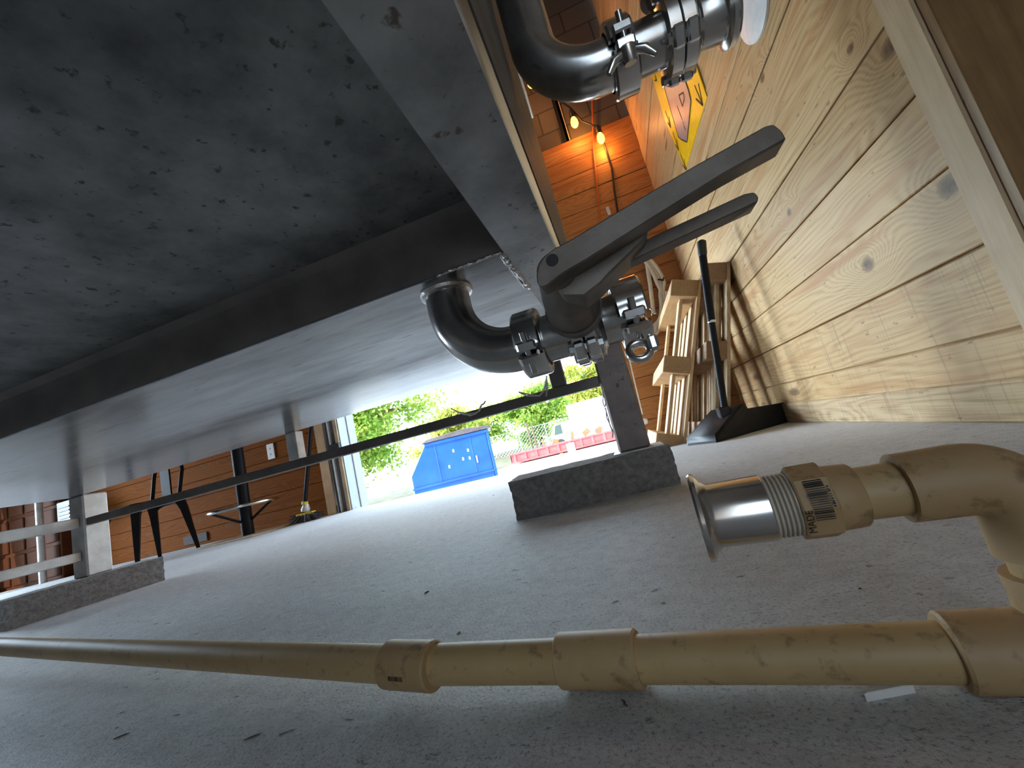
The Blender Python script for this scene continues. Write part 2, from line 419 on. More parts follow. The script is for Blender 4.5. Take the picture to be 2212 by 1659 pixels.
# ------------------------------------------------------------------ tank on its frame
ZP = 1.283; YE = 6.35; XS = -.106; XL = -12.14
tank = thing('steel_tank', 'large flat-bottomed stainless steel tank on square tube legs, seen from underneath', 'tank', (-6, 3, -.45))
# recessed near bottom panel and its upright step
MB().box((-12.1, -9, 1.64), (-.46, 2.52, 1.70)).build('bottom_panel', M['steel_dull'], tank)
step = [(-12.1, 2.62, ZP-.0), (-12.1, 2.50, ZP), (-12.1, 2.475, ZP+.05), (-12.1, 2.47, 1.52), (-12.1, 2.44, 1.60), (-12.1, 2.36, 1.645), (-12.1, 2.62, 1.66)]
MB().prism(step, (11.66, 0, 0)).build('step_rail', M['steel_dark'], tank)
MB().box((-12.1, 2.50, ZP-.012), (-.45, 3.27, ZP+.05), .008).build('edge_strip', M['steel_plate'], tank)
MB().box((-12.1, 3.2, ZP+.018), (-.12, YE, ZP+.06), .004).build('rear_plate', M['steel_plate'], tank)
# side beam along the right side with rounded lower corner, tall side wall above
prof = [(-.454, ZP-.02), (-.135, ZP-.02), (XS, ZP+.006), (XS, ZP+.06), (-.15, ZP+.16), (-.16, ZP+.4), (-.454, ZP+.36)]
MB().prism([(x, -9, z) for x, z in prof], (0, 9+YE, 0)).build('side_beam', M['steel_beam'], tank)
MB().box((-.150, -9, ZP+.16), (XS, YE, 5.35)).build('side_wall', M['steel_side'], tank)
MB().box((-12.1, YE-.05, ZP+.06), (-.15, YE, 5.35)).build('side_wall', M['steel_plate'], tank)
MB().box((-12.15, -9, ZP+.06), (-12.1, YE, 5.35)).build('side_wall', M['steel_plate'], tank)
MB().prism([(x, -9, z) for x, z in ((-.134, ZP-.0195), (-.1345, ZP-.0235), (-.120, ZP-.0155), (XS+.0035, ZP+.006), (XS-.0005, ZP+.010))], (0, 9+YE, 0)).build('corner_strip', M['lipgold'], tank)
rim = MB(); rim.box((-.20, -9, 5.35), (XS+.035, YE+.04, 5.43), .015); rim.box((-12.2, YE-.05, 5.35), (-.2, YE+.04, 5.43), .015)
rim.build('rim', M['steel_pol'], tank)
# legs, brace, posts
def leg(x0, x1, y0, y1, zb, mt='steel_tube'):
    MB().box((x0, y0, zb), (x1, y1, ZP+.02), .03).build('leg', M[mt], tank)
leg(-.216, .246, YE-.04, YE+.42, -.433, 'steel_brown')
leg(XL, -11.68, YE-.04, YE+.42, -.463)
leg(XL, -11.68, -7.2, -6.74, -.46); leg(-.7, -.25, -7.2, -6.74, -.46)
MB().box((-11.68, YE, .62), (-.216, YE+.16, .78), .012).build('brace', M['steel_dark'], tank)
for z0, z1 in ((.60, .82), (-.11, .09)):
    MB().box((-12.0, -6.7, z0), (-11.8, YE-.05, z1), .015).build('brace', M['steel_tube'], tank)
for x in (-6.10, -.95):
    MB().box((x, YE-.02, .78), (x+.23, YE+.18, ZP+.02), .012).build('post', M['steel_tube'] if x < -3 else M['steel_dark'], tank)
MB().box((-.30, YE-.14, -.449), (.42, YE+.60, -.433)).build('foot_plate', M['steel_tube'], tank)
# welds
def bead(p, q, r, n, seed):
    rnd = random.Random(seed); p = Vector(p); q = Vector(q)
    return MB().tube([p+(q-p)*i/n+Vector((rnd.uniform(-1, 1), rnd.uniform(-1, 1), rnd.uniform(-.6, .6)))*r*.35 for i in range(n+1)], [r*rnd.uniform(.7, 1.25) for i in range(n+1)], 8)
bead((-.47, 2.50, ZP-.014), (-.455, 3.25, ZP-.016), .017, 44, 1).build('weld_bead', M['weld'], tank)
bead((-.49, 2.53, ZP-.012), (-.485, 3.2, ZP-.012), .010, 40, 2).build('weld_bead', M['weld'], tank)
bead((-.95, 2.50, ZP-.006), (-.47, 2.50, ZP-.008), .011, 40, 3).build('weld_bead', M['weld'], tank)
# lower drain elbow
EY = 2.80; EX = -1.02; EZ = .69; ER = .44; PR = .168
pth = [(EX, EY, ZP+.02), (EX, EY, EZ+ER+.04)] + [tuple(p) for p in arc((EX+ER, EY, EZ+ER), (-1, 0, 0), (0, 0, -1), ER, 0, PI/2, 16)] + [(-.47, EY, EZ)]
el = MB().tube(pth, PR, 36).build('drain_elbow', M['satin'] if 'satin' in M else M['steel_satin'], tank)
MB().lathe((EX, EY, ZP-.045), (0, 0, 1), [(0, PR+.002), (.008, PR+.028), (.03, PR+.036), (.05, PR+.03)], 36).build('weld_collar', M['weld'], el)
# upper pipe: out of the side wall, down, and round to the right
UY = 2.75; UZ = 2.45; UX = .10
pth = [(XS-.02, UY, 4.55), (-.0, UY, 4.55)] + [tuple(p) for p in arc((-.05, UY, 4.40), (0, 0, 1), (1, 0, 0), .15, .2, PI/2, 6)] + [(UX, UY, 4.2), (UX, UY, UZ+.42)] \
    + [tuple(p) for p in arc((UX+.42, UY, UZ+.42), (-1, 0, 0), (0, 0, -1), .42, 0, PI/2, 18)] + [(.66, UY, UZ)]
MB().tube(pth, PR, 36).build('side_elbow', M['steel_satin'], tank)

# ------------------------------------------------------------------ clamps and valves (axis along x)
def clamp(x, y, z, w, label, ang, wing):
    """two half bands round the flange at (x,y,z), hinge, bolt and wing nut"""
    t = thing('pipe_clamp', label, 'clamp', (x, y, z-.24), 'pipe clamps on the valves')
    r = .24
    for k in (0, 1):
        a0 = ang + .16 + k*PI; a1 = ang - .16 + (k+1)*PI
        mbh = MB(); n = 22
        prof = [(-w/2, r-.055), (-w/2, r-.012), (-w/2+.014, r), (w/2-.014, r), (w/2, r-.012), (w/2, r-.055)]
        vs = []; fs = []
        for i in range(n+1):
            th = a0+(a1-a0)*i/n
            for (px, pr) in prof: vs.append((x+px, y+math.cos(th)*pr, z+math.sin(th)*pr))
        m = len(prof)
        for i in range(n):
            for q in range(m):
                fs.append([i*m+q, i*m+(q+1) % m, (i+1)*m+(q+1) % m, (i+1)*m+q])
        fs.append(list(range(m))); fs.append([n*m+q for q in range(m)])
        mbh.add(vs, fs)
        # lugs at the two ends
        for th, dd in ((a0, -1), (a1, 1)):
            c = Vector((x, y+math.cos(th)*(r-.005), z+math.sin(th)*(r-.005)))
            Mx = Matrix.Translation(c) @ Matrix.Rotation(th, 4, 'X')
            mbh.box((-w*.36, -.02, -.032), (w*.36, .075, .032), .012, Mx)
        mbh.build('clamp_half', M['steel_pol'], t)
    th = ang
    c = Vector((x, y+math.cos(th)*(r+.04), z+math.sin(th)*(r+.04)))
    Mx = Matrix.Translation(c) @ Matrix.Rotation(th, 4, 'X')
    b = MB().tube([Mx @ Vector((0, 0, -.14)), Mx @ Vector((0, 0, .14))], .022, 14).build('bolt', M['steel_satin'], t)
    if wing:
        wn = MB()
        o = Mx @ Vector((0, 0, .07)); ax = (Mx.to_3x3() @ Vector((0, 0, 1)))
        wn.lathe(o, ax, [(0, .05), (.01, .058), (.07, .05), (.10, .04)], 20)
        for sg in (-1, 1):
            wn.tube([Mx @ Vector((sg*.03, .0, .10)), Mx @ Vector((sg*.10, .02, .13)), Mx @ Vector((sg*.15, .03, .19))], [.03, .03, .018], 12)
        wn.build('wing_nut', M['steel_pol'], t)
    th = ang+PI
    c = Vector((x, y+math.cos(th)*(r+.035), z+math.sin(th)*(r+.035)))
    MB().tube([c-Vector((w*.45, 0, 0)), c+Vector((w*.45, 0, 0))], .028, 14).build('hinge_pin', M['steel_satin'], t)
    return t

def valve_body(t, x0, y, z, k=.76):
    """x0 = left flange face; necks, two bolted body flanges with square lugs"""
    o = (x0, y, z); ax = (1, 0, 0)
    def P(pr): return [(a*k, r) for a, r in pr]
    MB().lathe(o, ax, P([(0, .215), (.03, .215), (.05, .185), (.07, .166), (.36, .166), (.37, .18)]), 40).build('neck', M['steel_satin'], t)
    for a in (.33, .445):
        f = MB(); f.lathe(o, ax, P([(a, .235), (a+.008, .248), (a+.103, .248), (a+.110, .235)]), 44)
        for th in (PI*.25, PI*.75, PI*1.25, PI*1.75):
            Mx = Matrix.Translation(Vector((x0+(a+.055)*k, y, z))) @ Matrix.Rotation(th, 4, 'X')
            f.box((-.052*k, -.065, .17), (.052*k, .065, .285), .015, Mx)
        f.build('body_flange', M['steel_pol'], t)
    for th in (PI*.25, PI*.75, PI*1.25, PI*1.75):
        cy_, cz_ = y+math.sin(-th)*.235, z+math.cos(th)*.235
        MB().lathe((x0+.29*k, cy_, cz_), ax, [(0, .03), (.005, .036), (.30*k, .036), (.305*k, .03)], 6).build('bolt', M['steel_satin'], t)
    MB().lathe(o, ax, P([(.55, .20), (.575, .212), (.60, .20), (.61, .182), (.63, .166), (.80, .166), (.83, .18), (.85, .215), (.88, .215)]), 40).build('neck', M['steel_satin'], t)

LX = -.445
low = thing('butterfly_valve', 'lower stainless butterfly valve with long open trigger handle, on the drain elbow', 'valve', (-.1, EY, EZ-.25), 'butterfly valves of the tank')
valve_body(low, LX+.0, EY, EZ)
# stem and cast hub towards the near side
VX = -.115
hub = MB()
hub.tube([(VX, EY-.20, EZ+.04), (VX, EY-.30, EZ+.055)], .10, 24)
hub.tube([(VX, 2.52, EZ+.05), (VX, 2.44, EZ+.055), (VX-.0, 2.22, EZ+.08), (VX-.005, 1.95, EZ+.12)], [.150, .165, .145, .10], 30)
hub.tube([(VX, 2.53, EZ+.045), (VX, 2.44, EZ+.05)], [.17, .175], 30)
hub.build('hub', M['cast'], low)
YL = 1.84
outline = [(1700, 300), (1690, 281), (1672, 266), (1655, 270), (1500, 357), (1330, 458), (1235, 515), (1195, 537), (1176, 552), (1163, 570), (1158, 592), (1160, 612), (1168, 622), (1182, 618), (1215, 592), (1270, 560), (1400, 478), (1560, 378)]
lv = MB().prism([at(x, y, y=YL) for x, y in outline], (0, .12, 0), .008).build('lever', M['cast'], low)
bo = at(1193, 562, y=YL)
MB().lathe((bo.x, YL-.003, bo.z), (0, 1, 0), [(0, .030), (.02, .030)], 24).build('bolt_socket', M['ink'], lv)
# web between lever and trigger
web = [(1185, 600), (1260, 560), (1405, 478), (1395, 515), (1318, 590), (1298, 612), (1262, 640), (1215, 640)]
MB().prism([at(x, y, y=YL+.12) for x, y in web], (0, .22, 0), .01).build('lever_web', M['cast'], low)
YT = 2.06
trg = [(1310, 586), (1300, 577), (1345, 545), (1420, 505), (1520, 459), (1608, 418), (1630, 414), (1639, 424), (1637, 436), (1560, 472), (1450, 523), (1380, 556)]
MB().prism([at(x, y, y=YT) for x, y in trg], (0, .11, 0), .006).build('trigger', M['cast'], low)
clamp(-.47, EY, EZ, .18, 'shiny two-piece pipe clamp between drain elbow and lower valve', PI*1.13, False)
capx = LX+.67
MB().lathe((capx, EY, EZ), (1, 0, 0), [(0, .215), (.035, .215), (.045, .17), (.06, .12), (.065, .02)], 40).build('end_cap', M['steel_pol'], low)
clamp(capx, EY, EZ, .19, 'shiny pipe clamp closing the right end of lower valve', PI*1.13, False)
# hanging wing nut of the right clamp
cb2 = [o for o in bpy.data.objects if o.name == 'pipe_clamp.001'][0]
wh = at(1382, 757, y=EY-.25)
wm = MB().tube([wh+Vector((.062*math.cos(a), .02*math.sin(a), .055*math.sin(a))) for a in [2*PI*i/24 for i in range(24)]], .026, 12, closed=True)
wm.box(wh+Vector((.05, -.05, -.03)), wh+Vector((.115, .05, .075)), .02)
wm.build('wing_nut', M['steel_pol'], cb2)

up = thing('butterfly_valve', 'upper stainless butterfly valve with open ferrule end, high on the tank side', 'valve', (1, UY, UZ-.25), 'butterfly valves of the tank')
UX0 = .68
valve_body(up, UX0, UY, UZ)
MB().lathe((UX0+.62, UY, UZ), (1, 0, 0), [(0, .168), (.03, .168), (.04, .21), (.06, .218), (.075, .21), (.075, .155), (.02, .153), (.0, .153)], 40, True).build('ferrule', M['steel_pol'], up)
hub = MB(); hub.tube([(UX0+.342, UY-.0, UZ+.20), (UX0+.342, UY, UZ+.34)], .10, 24); hub.tube([(UX0+.342, UY, UZ+.34), (UX0+.342, UY, UZ+.6)], [.14, .11], 24)
hub.build('hub', M['cast'], up)
MB().box((UX0+.25, UY-.95, UZ+.58), (UX0+.43, UY+.08, UZ+.68), .03).build('lever', M['cast'], up)
clamp(UX0-.03, UY, UZ, .17, 'shiny two-piece pipe clamp with wing nut on the upper elbow', PI*1.10, True)

# ------------------------------------------------------------------ concrete blocks
def quadblock(name, label, pts, z0, z1, grp):
    mb = MB(); bm = bmesh.new()
    lo = [bm.verts.new((p[0], p[1], z0)) for p in pts]; f = bm.faces.new(lo)
    r = bmesh.ops.extrude_face_region(bm, geom=[f])
    for e in r['geom']:
        if isinstance(e, bmesh.types.BMVert): e.co.z = z1
    bmesh.ops.recalc_face_normals(bm, faces=bm.faces)
    bmesh.ops.subdivide_edges(bm, edges=bm.edges[:], cuts=14, use_grid_fill=True)
    rnd = random.Random(3)
    for v in bm.verts:
        e = .012
        v.co += Vector((rnd.uniform(-e, e), rnd.uniform(-e, e), 0 if v.co.z < z0+.01 else rnd.uniform(-e, e)*.5))
    mb.bm(bm); bm.free()
    return tag(mb.build(name, M['block'], smooth=60), label, 'concrete block', grp)
quadblock('concrete_block', 'solid concrete block under the right tank leg, in front of the open doorway', [(-1.836, 5.80), (.482, 6.096), (.36, 7.12), (-1.96, 6.83)], -1, -.45, 'concrete blocks under tank legs')
quadblock('concrete_block', 'solid concrete block under the left tank leg, at the left edge', [(-11.60, 5.05), (-11.014, 7.337), (-12.15, 7.62), (-12.74, 5.34)], -1, -.465, 'concrete blocks under tank legs')

# ------------------------------------------------------------------ plastic pipe run in front
run = thing('plastic_pipe_run', 'aged cream plastic pipe run with couplings and a steel-ended arm, lying on the slab', 'pipe', (.8, 1.6, -1))
ZC = -.895; R = .0824
def rp(x): return Vector((x, 1.711-.1523*x, ZC))
def lp(s): return Vector((-1.30-s*.981, 1.586+.1974*1.30+s*.1935, -.8827+.0253*1.30+s*.0246))
A = rp(.9); B = rp(-.38); Cc = Vector((-1.25, 1.586+.1974*1.25-.005, -.8827+.0253*1.25-.008)); D = lp(12)
MB().tube([rp(.75), B], R, 32).build('pipe', M['cream'], run)
MB().tube([B, Cc], R, 32).build('pipe', M['cream'], run)
MB().tube([Cc, D], R, 32).build('pipe', M['cream'], run)
def coupling(p, d, L, r, name='coupling', mat='fitting', n=36):
    d = Vector(d).normalized()
    return MB().lathe(p-d*L/2, d, [(0, R+.002), (0, r-.008), (.008, r), (L-.008, r), (L, r-.008), (L, R+.002)], n).build(name, M[mat], run)
d1 = (B-A).normalized(); d2 = (Cc-B).normalized(); d3 = (D-Cc).normalized()
cp2 = coupling(B+d1*.0+Vector((.02, 0, 0)), d1, .335, .102)
cp1 = coupling(Cc, d3, .285, .102)
# printed code on the left coupling
def barcode(parent, o, ax, r, t0, wid, th0, dth, n, seed, name='printed_code', along=True):
    """thin ink bars just above the curved surface; bars run across the axis (along=True) or along it"""
    rnd = random.Random(seed); o = Vector(o); ax = Vector(ax).normalized()
    upv = Vector((0, 0, 1)); e = (upv-ax*upv.dot(ax)).normalized(); g = ax.cross(e)
    m = MB()
    def pt(t, th, rr): return o+ax*t+(e*math.cos(th)+g*math.sin(th))*rr
    pos = 0
    tot = sum(1 for _ in range(n))
    for i in range(n):
        a = i/n; b = a+rnd.choice((.35, .5, .75))/n
        if along: ts = (t0+wid*a, t0+wid*b); ths = (th0, th0+dth)
        else: ts = (t0, t0+wid); ths = (th0+dth*a, th0+dth*b)
        k = 5; vs = []; fs = []
        for q in range(k+1):
            th = ths[0]+(ths[1]-ths[0])*q/k
            vs += [pt(ts[0], th, r), pt(ts[1], th, r)]
        for q in range(k): fs.append([2*q, 2*q+1, 2*q+3, 2*q+2])
        m.add(vs, fs)
    return m.build(name, M['ink'], parent)
# tee, riser, elbow, arm
T = rp(.95)
tee = coupling(T, d1, .46, .108, 'tee')
xr = 1.01; base = rp(xr)
MB().tube([base, base+Vector((0, 0, .20))], .106, 36).build('tee_branch', M['fitting'], tee)
MB().tube([base+Vector((0, 0, .15)), base+Vector((0, 0, .33))], R, 32).build('pipe', M['cream'], run)
azr = .11; da = Vector((-math.cos(azr), math.sin(azr), .012)).normalized()
EZ2 = -.408; RB = .115
ec = base+Vector((0, 0, EZ2-ZC))
pth = [ec+Vector((0, 0, -.235)), ec+Vector((0, 0, -RB))] + [ec+Vector((0, 0, -RB))+da*RB+(-da*math.cos(t)+Vector((0, 0, 1))*math.sin(t))*RB for t in [PI/2*i/10 for i in range(1, 11)]] + [ec+da*.265]
e1 = MB().tube(pth, .105, 36).build('elbow', M['fitting'], run)
MB().tube([ec+da*.22, ec+da*.40], R, 32).build('pipe', M['cream'], run)
ad = MB().lathe(ec+da*.375, da, [(0, R), (0, .094), (.008, .100), (.08, .104), (.09, .104)], 36).build('adapter', M['fitting'], run)
# hex nut with printed label
nut = MB().lathe(ec+da*.457, da, [(0, .10), (0, .116), (.006, .122), (.096, .122), (.102, .116), (.102, .09)], 8).build('hex_nut', M['fitting'], ad, smooth=20)
th = MB()
for i in range(6):
    th.lathe(ec+da*(.556+i*.0135), da, [(0, .096), (.004, .104), (.009, .104), (.013, .096)], 32)
th.build('thread', M['ptape'], run)
fe = MB(); fe.lathe(ec+da*.633, da, [(0, .104), (.005, .110), (.175, .110), (.195, .122), (.21, .152), (.222, .156), (.230, .152), (.230, .098), (.05, .098), (0, .098)], 44, True)
fe.build('steel_ferrule', M['steel_pol'], run, label='steel ferrule')
barcode(nut, ec+da*.457, da, .1232, .022, .052, -1.85, 1.05, 19, 4, along=False)
barcode(nut, ec+da*.457, da, .1232, .012, .006, -1.55, .55, 9, 9, along=False)
# the word beside the bars, running up the nut
th_t = -1.9; e_ = (Vector((0, 0, 1))-da*da.z).normalized(); g_ = da.cross(e_)
rad = e_*math.cos(th_t)+g_*math.sin(th_t); tan = rad.cross(da)*-1
if tan.z < 0: tan = -tan
fc = bpy.data.curves.new('printed_text', 'FONT'); fc.body = 'MADE'; fc.size = .030*S; fc.extrude = .0004*S; fc.align_x = 'LEFT'; fc.materials.append(M['ink'])
tmp = bpy.data.objects.new('lettering', fc); COL.objects.link(tmp); bpy.context.view_layer.update()
fm = bpy.data.meshes.new_from_object(tmp.evaluated_get(bpy.context.evaluated_depsgraph_get())); bpy.data.objects.remove(tmp); bpy.data.curves.remove(fc)
fo = bpy.data.objects.new('printed_text', fm); COL.objects.link(fo); fo.parent = nut
zz = tan.cross(da).normalized()
pw = W(ec+da*.536+rad*.1236+tan*-.035) - Vector(run['_w'])
fo.matrix_local = Matrix.Translation(pw) @ Matrix((tan, da, zz)).transposed().to_4x4()
barcode(cp1, Cc-d3*.1425, d3, .1030, .11, .085, -1.72, .20, 22, 6)

# white sliver under the run, splinters, seeds on the slab
def chip(label, p, L, w, ang, mat, name='wood_splinter', cat='splinter', tilt=0, hgt=None):
    rnd = random.Random(len(label)*7)
    m = MB(); n = 7
    pts = [Vector((-L/2+L*i/n, rnd.uniform(-1, 1)*w*.35, 0)) for i in range(n+1)]
    rr = [w*(.25+.75*math.sin(PI*min(.98, (i+.25)/(n+.5)))) for i in range(n+1)]
    Mx = Matrix.Translation(Vector(p)+Vector((0, 0, w*.55))) @ Matrix.Rotation(ang, 4, 'Z') @ Matrix.Rotation(tilt, 4, 'Y')
    m.tube([Mx @ q for q in pts], rr, 7)
    for i, q in enumerate(m.v): m.v[i].z = max(-1.0, -1+(q.z+1)*.8)
    return tag(m.build(name, M[mat], smooth=0), label, cat)
def fl(x, y): return at(x, y, z=-1)
chip('dark splinter on the slab, right one of the two bottom left', fl(545, 1592), .075, .0035, .55, 'darkchip')
chip('pale-backed splinter on the slab near the bottom left', fl(262, 1590), .07, .0035, .62, 'darkchip')
chip('short black twig stuck under the right pipe coupling', fl(1349, 1520), .05, .006, 2.0, 'darkchip', 'twig', 'twig')
chip('orange seed lying on the bare slab behind the pipe', fl(1433, 1303), .022, .006, .3, 'chip', 'seed', 'seed')
chip('pale wood chip on the slab below the plastic arm', fl(1878, 1223), .028, .005, -.3, 'chip')
chip('small dark crumb on the slab below the plastic arm', fl(1858, 1272), .014, .004, .0, 'darkchip', 'crumb', 'crumb')
chip('pale shaving standing on the slab above the pipe middle', fl(991, 1368), .03, .007, 1.2, 'chip', 'wood_shaving', 'shaving')
chip('dark bug-like crumb on slab near the doorway', fl(1066, 1070), .03, .01, .2, 'darkchip', 'crumb', 'crumb')
chip('dried leaf curl on slab left of the middle', fl(922, 1280), .045, .008, .9, 'darkchip', 'leaf_scrap', 'leaf')
sl = MB(); a = fl(1872, 1518); b = fl(1942, 1486)
sl.prism([a, b+Vector((0, .035, 0)), b+Vector((.03, -.03, 0))], (0, 0, .026), .002)
tag(sl.build('wood_wedge', M['white']), 'pale pointed wedge sliver under the plastic pipe beside the tee', 'wedge')

# ------------------------------------------------------------------ things at the back: pallets, dustpan
def pallet(name, label, mats, near_bottom, near_top, thick, length, z0, z1, xb0, xt0, y0, grp):
    """stands on edge: three stringers run away from the lens (y), deck boards stand upright; leans towards +x"""
    t = thing(name, label, 'pallet', (xb0, y0, -1), grp)
    H = z1-z0; lean = math.atan2(xt0-xb0, H); L = math.hypot(xt0-xb0, H)
    Mx = Matrix.Translation(Vector((xb0, y0, z0))) @ Matrix.Rotation(lean, 4, 'Y')
    sw = .50
    for zz in (0, (L-sw)/2, L-sw):
        MB().box((0, 0, zz), (thick-.10, length, zz+sw), .015, Mx).build('stringer', M[mats[1]], t)
    n = 5
    for k in range(n):
        w = .58; yy = .02+(length-w-.04)*k/(n-1)
        MB().box((thick-.10, yy, -.02), (thick+.0, yy+w, L+.02), .012, Mx).build('deck_board', M[mats[0]], t)
    for k in range(2):
        w = .58; yy = .35+(length-w-.9)*k
        MB().box((.30, yy, .0), (.40, yy+w, L), .012, Mx).build('deck_board', M[mats[0]], t)
    return t
b1 = at(1409, 952, y=12.75); t1 = at(1452, 605, y=12.75)
pallet('pallet', 'pale new wooden pallet standing on edge in the corner, left one', ('pal_a', 'pal_end'), None, None, .84, 5.0, -1.0, t1.z+.03, b1.x, t1.x, 12.75, 'pallets in the corner')
t2 = at(1526, 568, y=12.2); b2 = at(1514, 930, y=12.2)
pallet('pallet', 'weathered dark pallet leaning on the plank wall behind the dustpan', ('pal_b', 'pal_dark'), None, None, .62, 5.2, -1.0, t2.z, b2.x+.05, t2.x, 12.2, 'pallets in the corner')

dp = thing('dustpan', 'black long-handled lobby dustpan on the slab beside the plank wall', 'dustpan', (2.6, 11.8, -1))
YN = 10.6; 
PA = Vector((1.9, 10.75, 0)); PBt = Vector((3.86, 11.95, 0)); PT = (PBt-PA).normalized(); PN = Vector((-PT.y, PT.x, 0))
def dpl(px, py):
    d = at(px, py, y=1.0); t = PA.dot(PN)/d.dot(PN); return d*t
near = [dpl(px, py) for px, py in ((1548, 957), (1545, 938), (1601, 872), (1608, 872), (1616, 882), (1692, 869), (1699, 874), (1711, 908))]
near = [Vector((p.x, p.y, -1 if i in (0, 7) else p.z)) for i, p in enumerate(near)]
c1 = MB().prism(near, PN*.07, .01).build('side_cheek', M['blk'], dp)
far = [p+PN*.98 for p in near]
MB().prism(far, PN*.07, .01).build('side_cheek', M['blk'], dp)
p0, p1, p2 = near[0], near[1], near[2]
MB().prism([p0, p1, p2, p2+PT*.10+Vector((0, 0, -.02)), p1+PT*.12+Vector((0, 0, -.04)), p0+PT*.12], PN*1.0, .01).build('back_plate', M['blk'], dp)
MB().prism([p0, p0+Vector((0, 0, .06)), near[7]+Vector((0, 0, .04)), near[7]], PN*1.0).build('pan_floor', M['blk'], dp)
hb = at(1562, 880, y=11.45); hm = at(1537, 695, y=11.45); htp = at(1518, 553, y=11.47); ht = at(1515, 519, y=11.47)
sk = MB().box((hb.x-.16, 11.30, hb.z-.55), (hb.x+.12, 11.60, hb.z+.02), .03).build('handle_socket', M['blk'], dp)
MB().tube([hb+Vector((0, 0, -.2)), hm], .085, 18).build('handle', M['blkmetal'], dp)
MB().tube([hm, htp], .098, 18).build('handle', M['blkmetal'], dp)
MB().tube([htp, htp+(ht-htp)*.15, ht-(ht-htp)*.1, ht], [.10, .115, .115, .06], 18).build('grip', M['grip'], dp)
MB().lathe(hm-Vector((0, 0, .03)), (hm-hb), [(0, .10), (.06, .10)], 18).build('collar', M['steel_tube'], dp)

# ------------------------------------------------------------------ yellow sign on the plank wall
sg = thing('wall_sign', 'yellow wall sign with grey centre and small black arrows on the plank wall', 'sign', (XR, 11.5, 7.1))
XS1 = XR-.03
def wp(px, py, x): p = at(px, py, x=x); return Vector((x, p.y, p.z))
zb, zt = 7.12, 10.9
el_ = [at(*q, x=XS1) for q in ((1480, 368), (1437, 262), (1407, 162))]
MB().prism([(XS1, el_[0].y, el_[0].z), (XS1, 9.98, 6.98), (XS1, 9.95, 7.75), (XS1, 9.95, zt), (XS1, el_[2].y, zt), (XS1, el_[2].y, el_[2].z), (XS1, el_[1].y, el_[1].z)], (.03, 0, 0), .004).build('panel', M['yellow'], sg)
gx = XS1-.012
g = [wp(a, b, gx) for a, b in ((1465, 295), (1471, 301), (1484, 307), (1492, 217), (1487, 196))] + [Vector((gx, 10.75, 9.6)), Vector((gx, 12.45, 9.9))]
gp = MB().prism(g, (.01, 0, 0)).build('centre_print', M['grey_sign'], sg)
def strip(pts, w, x):
    m = MB()
    for a, b in zip(pts[:-1], pts[1:]):
        a = Vector(a); b = Vector(b); d = (b-a).normalized(); nrm = d.cross(Vector((1, 0, 0)))*w/2
        m.add([a+nrm, b+nrm, b-nrm, a-nrm], [[0, 1, 2, 3]])
    return m
ol = strip(g+[g[0]], .035, gx); [setattr(v, 'x', gx-.004) for v in ol.v]
ol.build('outline', M['ink'], gp, smooth=0)
def arrow(a, b, hd):
    a = wp(a[0], a[1], XS1-.006); b = wp(b[0], b[1], XS1-.006); d = (b-a).normalized(); nrm = d.cross(Vector((1, 0, 0)))
    m = strip([a, b], .04, 0)
    for s in (-1, 1):
        q = strip([b, b-d*hd+nrm*s*hd*.5], .05, 0); m.add(q.v, q.f)
    m.build('arrow', M['ink'], sg, smooth=0)
for a, b in (((1437, 239), (1449, 276)), ((1453, 284), (1466, 325)), ((1470, 333), (1482, 368)), ((1414, 165), (1419, 174))): arrow(a, b, .3)
arrow((1500, 184), (1518, 228), .45)
for a, b in (((1462, 228), (1473, 258)), ((1475, 263), (1476, 268)), ((1477, 272), (1481, 282))):
    q = strip([wp(a[0], a[1], gx-.005), wp(b[0], b[1], gx-.005)], .03, 0); q.build('dash', M['ink'], gp, smooth=0)
dm = [wp(a, b, gx-.005) for a, b in ((1466, 206), (1476, 200), (1478, 214), (1474, 230))]
strip(dm+[dm[0]], .04, 0).build('mark', M['ink'], gp, smooth=0)

# white round lid on the wall behind the upper ferrule
wc = at(1618, 2, x=XR-.06)
tag(MB().lathe((XR-.07, wc.y, wc.z), (1, 0, 0), [(0, .58), (.02, .62), (.06, .62)], 48).build('round_lid', M['white']), 'white round lid on the plank wall behind the upper valve end', 'lid')

# ------------------------------------------------------------------ string light, cords, hose on the back wall
YW = YB-.35
bulbs = [at(1146, 176, y=YW-1.2), at(1240, 262, y=YW-.25), at(1297, 296, y=YW)]
hooks = [at(1170, 212, y=YW), at(1231, 222, y=YW), at(1285, 273, y=YW)]
st = thing('string_light', 'string of glowing amber bulbs hung along the masonry above the back wall', 'string light', (bulbs[1].x, YW, bulbs[1].z))
cord = [Vector((-2.2, YW-2.5, 18.5)), Vector((-.8, YW-1.6, 17.6)), bulbs[0]+Vector((0, 0, .55)), at(1195, 210, y=YW-.6), bulbs[1]+Vector((0, 0, .75)), at(1258, 262, y=YW-.1), bulbs[2]+Vector((-.1, 0, .62)), bulbs[2]+Vector((.12, .1, .6)), at(1305, 310, y=YW+.1)]
cord += [at(x, y, y=YB-.08) for x, y in ((1310, 326), (1321, 362), (1327, 410), (1334, 455), (1340, 510))]
MB().tube(cord, .045, 8).build('cord', M['blkcord'], st)
